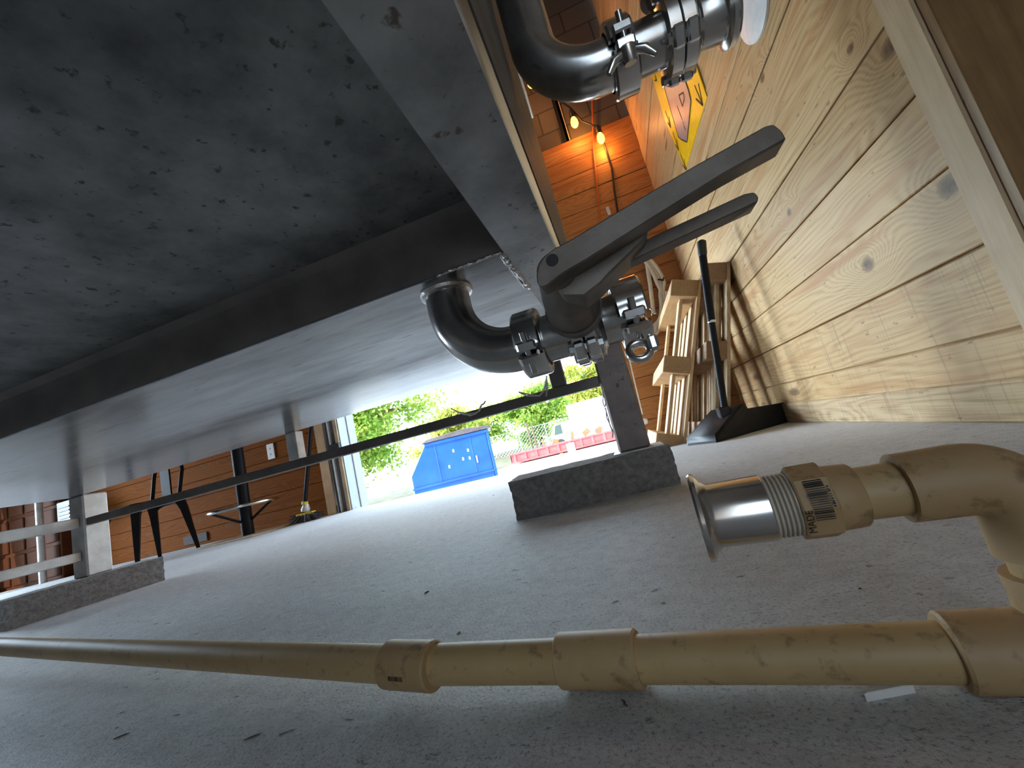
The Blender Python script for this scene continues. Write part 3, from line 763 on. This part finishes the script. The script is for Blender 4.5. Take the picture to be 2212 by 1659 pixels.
for b in bulbs + [Vector((-1.6, YW-2.0, 17.6)), Vector((-2.6, YW-3.2, 18.0))]:
    so = MB().lathe(b+Vector((0, 0, .62)), (0, 0, -1), [(0, .05), (.08, .10), (.38, .12), (.44, .10)], 16).build('socket', M['blkcord'], st)
    bb = MB().lathe(b+Vector((0, 0, .2)), (0, 0, -1), [(0, .08), (.08, .12), (.22, .165), (.36, .165), (.46, .12), (.52, .05), (.53, .0)], 20).build('bulb', M['bulb'], st)
    MB().tube([b+Vector((0, 0, .05)), b+Vector((0, 0, -.16))], .045, 8).build('filament', M['filament'], bb)
    L = bpy.data.lights.new('bulb_light', 'POINT'); L.energy = .75; L.color = (1, .42, .11); L.shadow_soft_size = .03
    lo = bpy.data.objects.new('bulb_light', L); COL.objects.link(lo); lo.location = W(b+Vector((0, -.05, -.55)))
oc = [at(x, y, y=YB-.06) for x, y in ((1277, 130), (1279, 230), (1283, 330), (1289, 400), (1296, 468), (1300, 520))]
tag(MB().tube(oc, .035, 8).build('extension_cord', M['orange_cord']), 'thin orange cord hanging straight down the back plank wall', 'cord')
pg = at(1314, 456, y=YB-.06)
tag(MB().box((pg.x-.06, YB-.10, pg.z-.18), (pg.x+.08, YB-.005, pg.z+.2), .02).build('wall_clip', M['white']), 'small pale clip on the back wall beside the orange cord', 'clip')
# conduits on the masonry
q0 = at(1200, 225, y=YB+.08)
tag(MB().box((q0.x-.13, YB+.02, 13.42), (q0.x+.14, YB+.14, 25)).build('conduit', M['blkmetal']), 'dark vertical conduit on the masonry above the back wall', 'conduit')
q1 = at(1213, 255, y=YB+.08)
tag(MB().box((q1.x-.07, YB+.02, 13.42), (q1.x+.09, YB+.14, 25)).build('wood_batten', M['casing']), 'thin pale batten beside the dark conduit on the masonry', 'batten')

hz = thing('hose_coil', 'coiled milky plastic hose hanging on the back wall beside the pallets', 'hose', (at(1380, 650, y=YB).x, YB-.2, 2))
hc = at(1368, 585, y=YB-.25)
rnd = random.Random(4); path = []
cc = at(1362, 632, y=YB-.2)
for i in range(150):
    tt = i/150*2*PI*5.0; k = int(i/30)
    rx = 1.12+.10*math.sin(k*2.1); rz = 2.0+.22*math.sin(k*1.3+.5)
    path.append(cc+Vector((.0+rx*math.cos(tt)+.05*k, -.12+.05*math.sin(k*3), rz*math.sin(tt)-.3*math.cos(tt)*.3)))
MB().tube(path, .075, 10).build('coil', M['hose'], hz)
e0 = at(1396, 560, y=YB-.3); e1p = at(1412, 678, y=YB-.3)
MB().tube([e0, (e0+e1p)/2+Vector((.02, 0, 0)), e1p], .085, 12).build('hose_end', M['hose'], hz)
MB().lathe(e1p+Vector((0, 0, .25)), (0, 0, -1), [(0, .11), (.06, .11)], 14).build('hose_clamp', M['steel_pol'], hz)
MB().lathe(e1p, (0, 0, -1), [(0, .13), (.06, .13)], 14).build('hose_clamp', M['steel_pol'], hz)
na = at(1404, 601, y=YB-.02); nb = at(1433, 605, y=YB-.55)
tag(MB().tube([na, nb, nb+Vector((.04, 0, .1))], .035, 8).build('wall_nail', M['blkmetal']), 'long dark nail sticking out of the back wall at hose', 'nail')
wcord = [at(x, y, y=YB-.07) for x, y in ((1318, 520), (1340, 585), (1348, 700), (1358, 770), (1372, 830), (1388, 895))]
wk = thing('pull_cord', 'thin white cord ending in a white knob on the back wall', 'cord', wcord[-1])
MB().tube(wcord, .028, 8).build('cord', M['white'], wk)
kb = at(1393, 910, y=YB-.12); MB().lathe(kb+Vector((0, .06, 0)), (0, -1, 0), [(0, .12), (.06, .14), (.12, .10)], 16).build('knob', M['white'], wk)

# ------------------------------------------------------------------ things along the left back wall
op = at(585, 975, y=YB-.02)
ou = thing('wall_outlet', 'pale outlet plate on the left back plank wall', 'outlet', (op.x, YB, op.z-.4))
MB().box((op.x-.24, YB-.05, op.z-.42), (op.x+.24, YB+.0, op.z+.42), .015).build('plate', M['white'], ou)
for dz in (-.16, .16): MB().box((op.x-.04, YB-.058, op.z+dz-.05), (op.x+.04, YB-.048, op.z+dz+.05)).build('socket', M['labelgrey'], ou)

pb = at(538, 1150, z=-.93); pb = Vector((-20.2, 16.6, -.93)) if False else pb*(16.2/pb.y) if False else at(536, 1152, y=16.0)
ps = thing('bar_table', 'black pedestal bar table with a round foot ring by the back wall', 'table', (pb.x, 16.0, -1))
px = pb.x; pz = -.90
def ring(c, rx, r, n=40): return [Vector(c)+Vector((rx*math.cos(2*PI*i/n), rx*math.sin(2*PI*i/n), 0)) for i in range(n)]
MB().box((px-1.85, 14.9, -1), (px+1.45, 17.5, -.92), .02).build('base_board', M['pal_b'], ps)
MB().tube([(px, 16.0, -.92), (px, 16.0, 5.2)], .27, 24).build('column', M['blkmetal'], ps)
zr = at(530, 1092, y=16.0).z
MB().tube(ring((px, 16.0, zr), 1.42, .08), .085, 10, closed=True).build('foot_ring', M['steel_pol'], ps)
for a in (.2, .2+2*PI/3, .2+4*PI/3):
    MB().tube([(px+1.4*math.cos(a), 16.0+1.4*math.sin(a), zr-.03), (px+.2*math.cos(a), 16.0+.2*math.sin(a), zr-.75)], .06, 8).build('ring_strut', M['blkmetal'], ps)
MB().lathe((px, 16.0, 5.2), (0, 0, 1), [(0, 1.65), (.16, 1.7), (.2, 1.65)], 40).build('table_top', M['pal_b'], ps)

bp = at(659, 1128, y=17.2)
br = thing('broom', 'black broom with a yellow collar leaning on the back wall by the door', 'broom', (bp.x, 17.2, -1))
bx, bz = bp.x, -1
k0 = at(658, 1092, y=17.2); k1 = at(672, 925, y=17.45)
MB().tube([k0, k1, k1+(k1-k0)*1.2], .10, 14).build('handle', M['blkmetal'], br)
MB().lathe(k0-Vector((0, 0, .28)), (k1-k0), [(0, .2), (.1, .22), (.36, .12)], 16).build('collar', M['steel_tube'], br)
MB().lathe(k0-Vector((0, 0, .02))+(k1-k0)*.02, (k1-k0), [(0, .16), (.14, .15)], 16).build('band', M['yplastic'], br)
MB().box((k0.x-.5, 17.05, k0.z-.48), (k0.x+.5, 17.35, k0.z-.34), .03).build('brace_wire', M['yplastic'], br)
rnd = random.Random(8); m = MB()
for i in range(150):
    a = rnd.uniform(-1, 1); c = rnd.uniform(-1, 1); o = Vector((k0.x+a*.42, 17.2+c*.12, k0.z-.42))
    e = Vector((k0.x+a*rnd.uniform(.7, 1.1), 17.2+c*.35, -1+abs(a)*rnd.uniform(0, .5)*max(0, abs(a)-.5)*2+.01))
    m.tube([o, (o+e)/2+Vector((a*-.05, 0, 0)), e], [.05, .04, .02], 5)
m.build('bristles', M['bristle'], br, kind='stuff')
tv = at(425+0, 1162, y=YB-.03)
vn = thing('floor_vent', 'grey low wall vent on the back plank wall left of the bar table', 'vent', (tv.x, YB, tv.z))
MB().box((tv.x-1.0, YB-.06, tv.z-.28), (tv.x+.8, YB, tv.z+.22), .02).build('grille', M['vent'], vn)

# black metal chair behind the left leg
ch = thing('metal_chair', 'black sheet metal chair standing behind the left tank leg', 'chair', (-20, 14.2, -1))
CX, CY = at(322, 1195, y=14.2).x, 14.2
sz = 1.55
def seatbox(): return MB().box((CX-1.0, CY-1.0, sz), (CX+1.0, CY+1.0, sz+.12), .05)
seatbox().build('seat', M['blkmetal'], ch)
for sx in (-1, 1):
    for sy_ in (-1, 1):
        MB().tube([(CX+sx*.9, CY+sy_*.9, sz+.05), (CX+sx*1.02, CY+sy_*1.02, sz-.5), (CX+sx*1.28, CY+sy_*1.28, -1)], [.26, .2, .09], 4, True).build('leg', M['blkmetal'], ch, smooth=0)
for sy_ in (-1, 1):
    pts = [Vector((CX-.95, CY+sy_*.95, sz-.02))] + [Vector((CX+math.cos(a)*.95, CY+sy_*.98, sz-.55+math.sin(a)*.4)) for a in [PI-PI*i/10 for i in range(11)]] + [Vector((CX+.95, CY+sy_*.95, sz-.02))]
    MB().prism(pts, (0, .04, 0)).build('apron', M['blkmetal'], ch)
m = MB(); m.tube([(CX-.9, CY+.9, sz+.05), (CX-.95, CY+1.15, sz+1.4), (CX-.75, CY+1.25, sz+2.2), (CX, CY+1.3, sz+2.45), (CX+.75, CY+1.25, sz+2.2), (CX+.95, CY+1.15, sz+1.4), (CX+.9, CY+.9, sz+.05)], .09, 10)
m.build('back_frame', M['blkmetal'], ch)
MB().box((CX-.32, CY+.98, sz+.1), (CX+.32, CY+1.06, sz+2.4), .02).build('back_slat', M['blkmetal'], ch)

# red-brown cupboard with a pale post at the far left
cb_x = at(60, 1200, y=17.5).x
cp = thing('wooden_cupboard', 'dark red-brown panelled cupboard at the far left behind tank legs', 'cupboard', (cb_x, 17, -1))
xa, xb_ = -39.95, at(140, 1200, y=17.2).x
MB().box((xa, 17.1, -1), (xb_, 18.1, 9), .03).build('carcass', M['darkwall'], cp)
nx = 4; w = (xb_-xa)/nx
for i in range(nx):
    for zc0, zc1 in ((-.8, 1.0), (1.2, 3.2), (3.4, 5.6)):
        MB().box((xa+w*i+.15, 17.02, zc0), (xa+w*(i+1)-.15, 17.12, zc1), .04).build('door_panel', M['darkwall'], cp)
p1 = at(90, 1200, y=16.6)
tag(MB().tube([(p1.x, 16.6, -1), (p1.x, 16.6, 6)], .17, 16).build('steel_post', M['steel_tube']), 'pale upright steel post before the red-brown cupboard', 'post')
lv0 = at(140, 1108, y=16.9)
lb = thing('louvre_box', 'black louvred box hung before the red-brown cupboard', 'box', (lv0.x, 16.9, lv0.z-.5))
MB().box((lv0.x-.6, 16.85, lv0.z-.65), (lv0.x+.75, 17.05, lv0.z+.7), .03).build('housing', M['blk'], lb)
for i in range(4): MB().box((lv0.x-.4, 16.80, lv0.z-.35+i*.22), (lv0.x+.55, 16.86, lv0.z-.28+i*.22), .01).build('louvre', M['blk'], lb)

# ------------------------------------------------------------------ cobwebs on the brace
def web(name, label, pts, n, seed):
    rnd = random.Random(seed); m = MB()
    P3 = [at(a, b, y=YE-.08) for a, b in pts]
    for a, b in zip(P3[:-1], P3[1:]):
        for q in range(n):
            j = [Vector((rnd.uniform(-.03, .03), rnd.uniform(-.03, .03), rnd.uniform(-.03, .03))) for _ in range(3)]
            m.tube([a+j[0]*.4, (a+b)/2+j[1]+Vector((0, 0, -.02)), b+j[2]*.4], .009, 4)
    o = m.build(name, M['web'], smooth=0); tag(o, label, 'cobweb'); o['kind'] = 'stuff'
web('cobweb', 'white cobweb sagging from the middle of the long brace', [(975, 882), (1005, 894), (1028, 892), (1040, 875), (1048, 866)], 3, 1)
web('cobweb', 'white cobweb hanging under the left clamp on the brace', [(1120, 846), (1165, 855), (1176, 838), (1181, 812), (1180, 855)], 3, 2)
web('cobweb', 'white web strand along the left edge of right leg', [(1297, 828), (1303, 850), (1307, 880), (1316, 915), (1322, 945)], 2, 3)

# ------------------------------------------------------------------ outdoors
GZ = -5.8                                   # yard lies lower than the slab
MB().box((-260, 18.44, GZ-.5), (200, 420, GZ)).build('ground', M['gravel'], smooth=0, kind='structure')
MB().box((-40, 18.36, GZ-.5), (14, 18.44, -1.601)).build('wall_dock', M['masonry'], smooth=0, kind='structure')
g = MB(); nx, ny = 40, 30; rnd = random.Random(2)
for i in range(nx+1):
    for jy in range(ny+1):
        x = -300+(300-47)*i/nx; y = 34+380*jy/ny
        edge = min(1, (nx-i)/6)
        g.v.append(Vector((x, y, GZ+.05+edge*(.4+.3*rnd.random())+max(0, y-90)*.022*edge)))
for i in range(nx):
    for jy in range(ny):
        a = i*(ny+1)+jy; g.f.append([a, a+1, a+ny+2, a+ny+1])
o = g.build('grass_verge', M['grass']); tag(o, 'dry grass verge left of the blue dumpster', 'grass'); o['kind'] = 'stuff'

MB().box((-300, -200, GZ-.5), (-40.35, 18.36, GZ)).build('ground_side', M['gravel'], smooth=0, kind='structure')
# blue dumpster
YD = 66
d0 = at(893, 1060, y=YD)
def dpt(px, py): p = at(px, py, y=YD); return p
xl, xm, xr_ = dpt(890, 1030).x, dpt(918, 960).x, dpt(1048, 945).x
zl, zt1, zt2 = dpt(890, 1030).z, dpt(917, 955).z, dpt(1046, 935).z
xr2 = dpt(1068, 1020).x
zt = (zt1+zt2)/2
du = thing('dumpster', 'blue steel dumpster with dark lid standing outside the doorway', 'dumpster', (xr_+.4, YD, GZ))
xl = xr_-(xr_-xl)*.89; xm = xr_-(xr_-xm)*.89
body = [(xl, YD, GZ+.6), (xl, YD, zl), (xm, YD, zt), (xr_+.3, YD, zt), (xr_+.3, YD, GZ+.6)]
MB().prism(body, (0, 9.5, 0), .12).build('body', M['bluepaint'], du)
rb = MB()
rb.box((xm-.2, YD-.35, zt-.55), (xr_+.6, YD+9.8, zt-.0), .08)
rb.build('top_rail', M['bluepaint'], du)
xw = xr_-xm
for fx in (.14, .74): MB().box((xm+xw*fx, YD-.10, zl-1.9), (xm+xw*fx+.16, YD+.02, zt-.5), .03).build('rib', M['bluepaint'], du)
MB().box((xl-.05, YD-.35, zl-2.3), (xr_+.5, YD+.05, zl-1.95), .06).build('rib', M['bluepaint'], du)
MB().box((xr_+.3, YD-.2, GZ+.6), (xr_+.75, YD+9.5, zt), .06).build('corner_post', M['bluepaint'], du)
lid = [(xm-.6, YD-.6, zt+.02), (xm+.4, YD-.6, zt+.55), (xm+xw*.7, YD-.6, zt+.95), (xr_+1.2, YD-.6, zt+.5), (xr_+1.4, YD-.6, zt+.1), (xr_+.6, YD-.6, zt+.05)]
MB().prism(lid, (0, 10.4, 0), .06).build('lid', M['lid'], du)
rnd = random.Random(5)
for fx, fz in ((.42, .70), (.30, .30), (.55, .42), (.66, .62), (.66, .40)):
    MB().box((xm+xw*fx, YD-.03, zl-1.9+(zt-zl+1.2)*fz), (xm+xw*fx+.28, YD+.01, zl-1.9+(zt-zl+1.2)*fz+.5), .02).build('sticker', M['white'], du)
MB().box((xm+xw*.78, YD-.25, zl-.3), (xm+xw*.80, YD-.05, zl+.9), .03).build('latch', M['steel_tube'], du)
for fx in (.1, .85): MB().lathe((xl+(xr_-xl)*fx, YD+.6, GZ+.45), (1, 0, 0), [(0, .45), (.35, .45)], 20).build('wheel', M['rubber'], du)

du.rotation_euler.z = .34
# red roll-off container
YC = 150
c0 = at(1100, 978, y=YC); c1 = at(1322, 934, y=YC); cb0 = at(1107, 1016, y=YC)
rc = thing('roll_off_container', 'long red ribbed roll-off container standing outside right of the dumpster', 'container', ((c0.x+c1.x)/2, YC, GZ))
ztop = (c0.z+c1.z)/2; x0, x1 = c0.x, c1.x+8
MB().box((x0, YC, GZ+.6), (x1, YC+.4, ztop), .05).build('side_wall', M['redpaint'], rc)
MB().box((x0, YC+13, GZ+.6), (x1, YC+13.4, ztop), .05).build('side_wall', M['redpaint'], rc)
MB().box((x0, YC, GZ+.6), (x0+.4, YC+13.4, ztop), .05).build('end_wall', M['redpaint'], rc)
MB().box((x1-.4, YC, GZ+.6), (x1, YC+13.4, ztop), .05).build('end_wall', M['redpaint'], rc)
MB().box((x0, YC, GZ+.4), (x1, YC+13.4, GZ+.9)).build('container_floor', M['redpaint'], rc)
nr = 11
for i in range(nr):
    xx = x0+(x1-x0)*(i+.35)/nr
    MB().box((xx, YC-.5, GZ+.6), (xx+.8, YC+.05, ztop-.3), .08).build('rib', M['redpaint'], rc)
MB().box((x0-.2, YC-.6, ztop-.55), (x1+.2, YC+.4, ztop+.05), .08).build('top_rail', M['redpaint'], rc)
MB().box((x0-.2, YC-.6, GZ+.5), (x1+.2, YC+.4, GZ+1.1), .08).build('bottom_rail', M['redpaint'], rc)
s0 = at(1233, 965, y=YC-.7)
MB().box((s0.x-1.5, YC-.75, s0.z-1.6), (s0.x+1.5, YC-.62, s0.z+1.4), .05).build('notice_sheet', M['white'], rc, label='white notice sheet')
s1 = at(1213, 982, y=YC-.7)
MB().box((s1.x-.6, YC-.75, s1.z-.5), (s1.x+.6, YC-.62, s1.z+.5), .05).build('yellow_label', M['yellow'], rc, label='small yellow label')
for i, (a, b, w_, h_, rot) in enumerate(((1200, 952, 2.4, 1.2, .3), (1174, 958, .7, 3.4, -.05), (1236, 938, 1.2, 2.4, .2), (1263, 930, 2.8, .5, -.5), (1296, 925, 1.8, 1.3, .5))):
    q = at(a, b, y=YC+3)
    Mx = Matrix.Translation(q) @ Matrix.Rotation(rot, 4, 'Y')
    lab = ('brown board scrap leaning over the red container side, third from right', 'upright narrow board in the red container, leftmost', 'upright brown board amid the red container rim', 'grey board tilted flat on the red container load', 'brown scrap at the right end of red container')[i]
    tag(MB().box((-w_/2, -.1, -h_/2-1.5), (w_/2, .1, h_/2), .03, Mx).build('scrap_board', M['pal_dark']), lab, 'board', 'boards in the red container')

# white box truck
YK = 200
k0 = at(1226, 878, y=YK); k1 = at(1228, 930, y=YK)
tk = thing('box_truck', 'white box truck parked beyond the red container', 'truck', (k0.x+12, YK, GZ))
bx0 = at(1228, 900, y=YK).x; bzt = at(1260, 866, y=YK).z; bzb = GZ+6
MB().box((bx0, YK, bzb), (bx0+34, YK+14, bzt), .15).build('cargo_box', M['truck'], tk)
cx0 = at(1190, 945, y=YK).x; czt = at(1205, 915, y=YK).z; czm = at(1192, 935, y=YK).z
MB().prism([(cx0, YK+1, GZ+3), (cx0-.3, YK+1, GZ+6.5), (cx0+.8, YK+1, czm), (cx0+3, YK+1, czt), (bx0, YK+1, czt+.3), (bx0, YK+1, GZ+3)], (0, 12, 0), .3).build('cab', M['truck'], tk)
MB().prism([(cx0+1.8, YK+.9, czm-1.6), (cx0+3.2, YK+.9, czt-.8), (cx0+6.2, YK+.9, czt-.6), (cx0+6.2, YK+.9, czm-1.6)], (0, .3, 0)).build('side_window', M['glass_dark'], tk)
MB().prism([(cx0+.55, YK+1.4, czm-.6), (cx0+2.5, YK+1.4, czt-.6), (cx0+2.7, YK+1.4, czt-.8), (cx0+.8, YK+1.4, czm-.7)], (0, 11, 0)).build('windscreen', M['glass_dark'], tk)
for xx in (cx0+4, bx0+24): MB().lathe((xx, YK+.6, GZ+2.6), (0, 1, 0), [(0, 2.5), (.2, 2.6), (2, 2.6)], 28).build('wheel', M['rubber'], tk)

# chain link fence
fn = thing('chain_link_fence', 'thin chain link fence with pale rails beyond the yard', 'fence', (0, 230, GZ))
fz = at(1120, 930, y=230).z
MB().tube([(-140, 230, fz), (60, 230, fz)], .22, 6).build('top_rail', M['galv'], fn)
MB().tube([(-140, 230, GZ+.6), (60, 230, GZ+.6)], .18, 6).build('bottom_rail', M['galv'], fn)
for x in range(-140, 61, 16): MB().tube([(x, 230, GZ), (x, 230, fz+.6)], .25, 6).build('fence_post', M['galv'], fn)
m = MB()
for i in range(110):
    x = -140+i*2.0
    m.tube([(x, 230, GZ+.6), (x+(fz-GZ), 230.05, fz)], .05, 3); m.tube([(x+(fz-GZ), 230, GZ+.6), (x, 230.1, fz)], .05, 3)
m.build('wire_mesh', M['galv'], fn, smooth=0)
for k, (a, b) in enumerate(((1141, 928), (1152, 930))):
    q = at(a, b, y=226)
    tag(MB().tube([(q.x, 226, GZ), (q.x-.3, 226, q.z+4)], .5, 8).build('utility_post', M['trunk']), ('dark slim post by the fence, left of the pair', 'dark slim post by the fence, right of the pair')[k], 'post')

# trees
def tree(label, cx, cy_, cz, rx, ry, rz, n, leaf, seed, mat, tx=0):
    rnd = random.Random(seed)
    t = thing('leafy_tree', label, 'tree', (cx, cy_, GZ), 'trees beyond the yard')
    m = MB()
    cl = [(rnd.gauss(0, .42), rnd.gauss(0, .42), rnd.uniform(-.9, .9)) for _ in range(int(34))]
    for i in range(n):
        c = cl[rnd.randrange(len(cl))]
        p = Vector((cx+rx*(c[0]+rnd.gauss(0, .17)), cy_+ry*(c[1]+rnd.gauss(0, .17)), cz+rz*(c[2]*.85+rnd.gauss(0, .13))))
        a = Vector((rnd.gauss(0, 1), rnd.gauss(0, 1), rnd.gauss(0, 1))).normalized()*leaf; b = a.cross(Vector((rnd.gauss(0, 1), rnd.gauss(0, 1), rnd.gauss(0, 1)))).normalized()*leaf*.55
        nn = a.cross(b).normalized()*leaf*.15
        m.add([p-a, p-b*.9+nn, p+a, p+b*.9+nn], [[0, 1, 2, 3]])
    m.build('foliage', M[mat], t, smooth=0, kind='stuff')
    w = MB(); w.tube([(cx+tx, cy_, GZ), (cx+tx*.8+.3, cy_, (GZ+cz)/2), (cx, cy_, cz+rz*.4)], [rx*.07, rx*.055, rx*.02], 10)
    for q in range(7):
        c = cl[q]; w.tube([(cx, cy_, cz-rz*.5+q*rz*.1), (cx+rx*c[0]*.5, cy_+ry*c[1]*.5, cz+rz*c[2]*.35), (cx+rx*c[0], cy_+ry*c[1], cz+rz*c[2]*.8)], [rx*.03, rx*.02, rx*.006], 6)
    w.build('trunk', M['trunk'], t)
    return t
q = at(770, 925, y=105); tree('bright green tree low over the grass left of the dumpster', q.x, 105, q.z+3.5, 25, 12, 18, 15000, .85, 1, 'leaf1', -16)
q = at(1030, 905, y=300); tree('hazy tree right behind the blue dumpster lid', q.x, 300, q.z-6, 22, 14, 18, 5200, 1.5, 2, 'leaf1')
q = at(1155, 895, y=290); tree('green tree between dumpster and white truck', q.x, 290, q.z, 24, 14, 22, 8000, 1.5, 3, 'leaf1')
q = at(1262, 835, y=350); tree('yellow-green tree rising behind the white truck', q.x, 350, q.z, 30, 14, 22, 8000, 1.6, 4, 'leaf2')
q = at(955, 905, y=245); tree('tree far behind the left edge of dumpster', q.x, 245, q.z-10, 20, 14, 17, 5000, 1.5, 5, 'leaf2')

# ------------------------------------------------------------------ light
wd = bpy.data.worlds.new('open_sky'); bpy.context.scene.world = wd; wd.use_nodes = True
nt = wd.node_tree; bg = nt.nodes['Background']
tc = nt.nodes.new('ShaderNodeTexCoord'); sx = nt.nodes.new('ShaderNodeSeparateXYZ'); nt.links.new(tc.outputs['Generated'], sx.inputs[0])
mr = nt.nodes.new('ShaderNodeMapRange'); mr.inputs['From Min'].default_value = -.1; mr.inputs['From Max'].default_value = .75; mr.interpolation_type = 'SMOOTHSTEP'
nt.links.new(sx.outputs['Y'], mr.inputs['Value'])
SKY_FAR, SKY_BACK, SKY_LEFT_FILL = 2.2, .95, 14.0
ma = nt.nodes.new('ShaderNodeMapRange'); ma.inputs['To Min'].default_value = SKY_BACK; ma.inputs['To Max'].default_value = SKY_FAR
nt.links.new(mr.outputs[0], ma.inputs['Value'])
ml = nt.nodes.new('ShaderNodeMapRange'); ml.inputs['From Min'].default_value = -.55; ml.inputs['From Max'].default_value = -.95; ml.inputs['To Max'].default_value = SKY_LEFT_FILL  # strip of sky boosted to feed the invented left opening
nt.links.new(sx.outputs['X'], ml.inputs['Value'])
ad_ = nt.nodes.new('ShaderNodeMath'); ad_.operation = 'ADD'; nt.links.new(ma.outputs[0], ad_.inputs[0]); nt.links.new(ml.outputs[0], ad_.inputs[1])
nt.links.new(ad_.outputs[0], bg.inputs['Strength'])
bg.inputs['Color'].default_value = (.68, .84, 1.0, 1)
po = bpy.data.lights.new('doorway_portal', 'AREA'); po.shape = 'RECTANGLE'; po.size = (XJR-XJ)*S; po.size_y = (DTOP+1)*S
po.cycles.is_portal = True
pl = bpy.data.objects.new('doorway_portal', po); COL.objects.link(pl); pl.location = W(((XJ+XJR)/2, 19.35, (DTOP-1)/2)); pl.rotation_euler = (-PI/2, 0, 0)
po2 = bpy.data.lights.new('side_fill_portal', 'AREA'); po2.shape = 'RECTANGLE'; po2.size = 9*S; po2.size_y = 6*S; po2.cycles.is_portal = True  # portal of the added left opening
pl2 = bpy.data.objects.new('side_fill_portal', po2); COL.objects.link(pl2); pl2.location = W((-40.1, 11.5, 3.5)); pl2.rotation_euler = (0, -PI/2, 0)
po3 = bpy.data.lights.new('rear_fill_portal', 'AREA'); po3.shape = 'RECTANGLE'; po3.size = 4.6*S; po3.size_y = 11*S; po3.cycles.is_portal = True  # portal of the added opening behind the lens
pl3 = bpy.data.objects.new('rear_fill_portal', po3); COL.objects.link(pl3); pl3.location = W((2.5, -14.1, 4.5)); pl3.rotation_euler = (PI/2, 0, 0)
sn = bpy.data.lights.new('sun', 'SUN'); sn.energy = 1.7; sn.angle = .01; sn.color = (1, .93, .80)
so = bpy.data.objects.new('sun', sn); COL.objects.link(so); so.rotation_euler = (math.radians(40), math.radians(-18), 0)

# ------------------------------------------------------------------ camera
cam = bpy.data.cameras.new('camera'); cam.sensor_fit = 'HORIZONTAL'; cam.sensor_width = 36; cam.lens = F/FW*36; cam.clip_start = .01; cam.clip_end = 500
co = bpy.data.objects.new('camera', cam); COL.objects.link(co)
co.matrix_world = Matrix.Translation((0, 0, S)) @ Matrix((c_r, c_u, -c_f)).transposed().to_4x4()
sc = bpy.context.scene; sc.camera = co
sc.view_settings.view_transform = 'Standard'; sc.view_settings.look = 'None'; sc.view_settings.gamma = 1; sc.view_settings.use_curve_mapping = False
sc.view_settings.exposure = 1.85
sc.cycles.max_bounces = 10; sc.cycles.diffuse_bounces = 6; sc.cycles.glossy_bounces = 4
sc.cycles.use_denoising = True
sc.cycles.sample_clamp_indirect = 6
for o in bpy.data.objects:
    if '_w' in o: del o['_w']
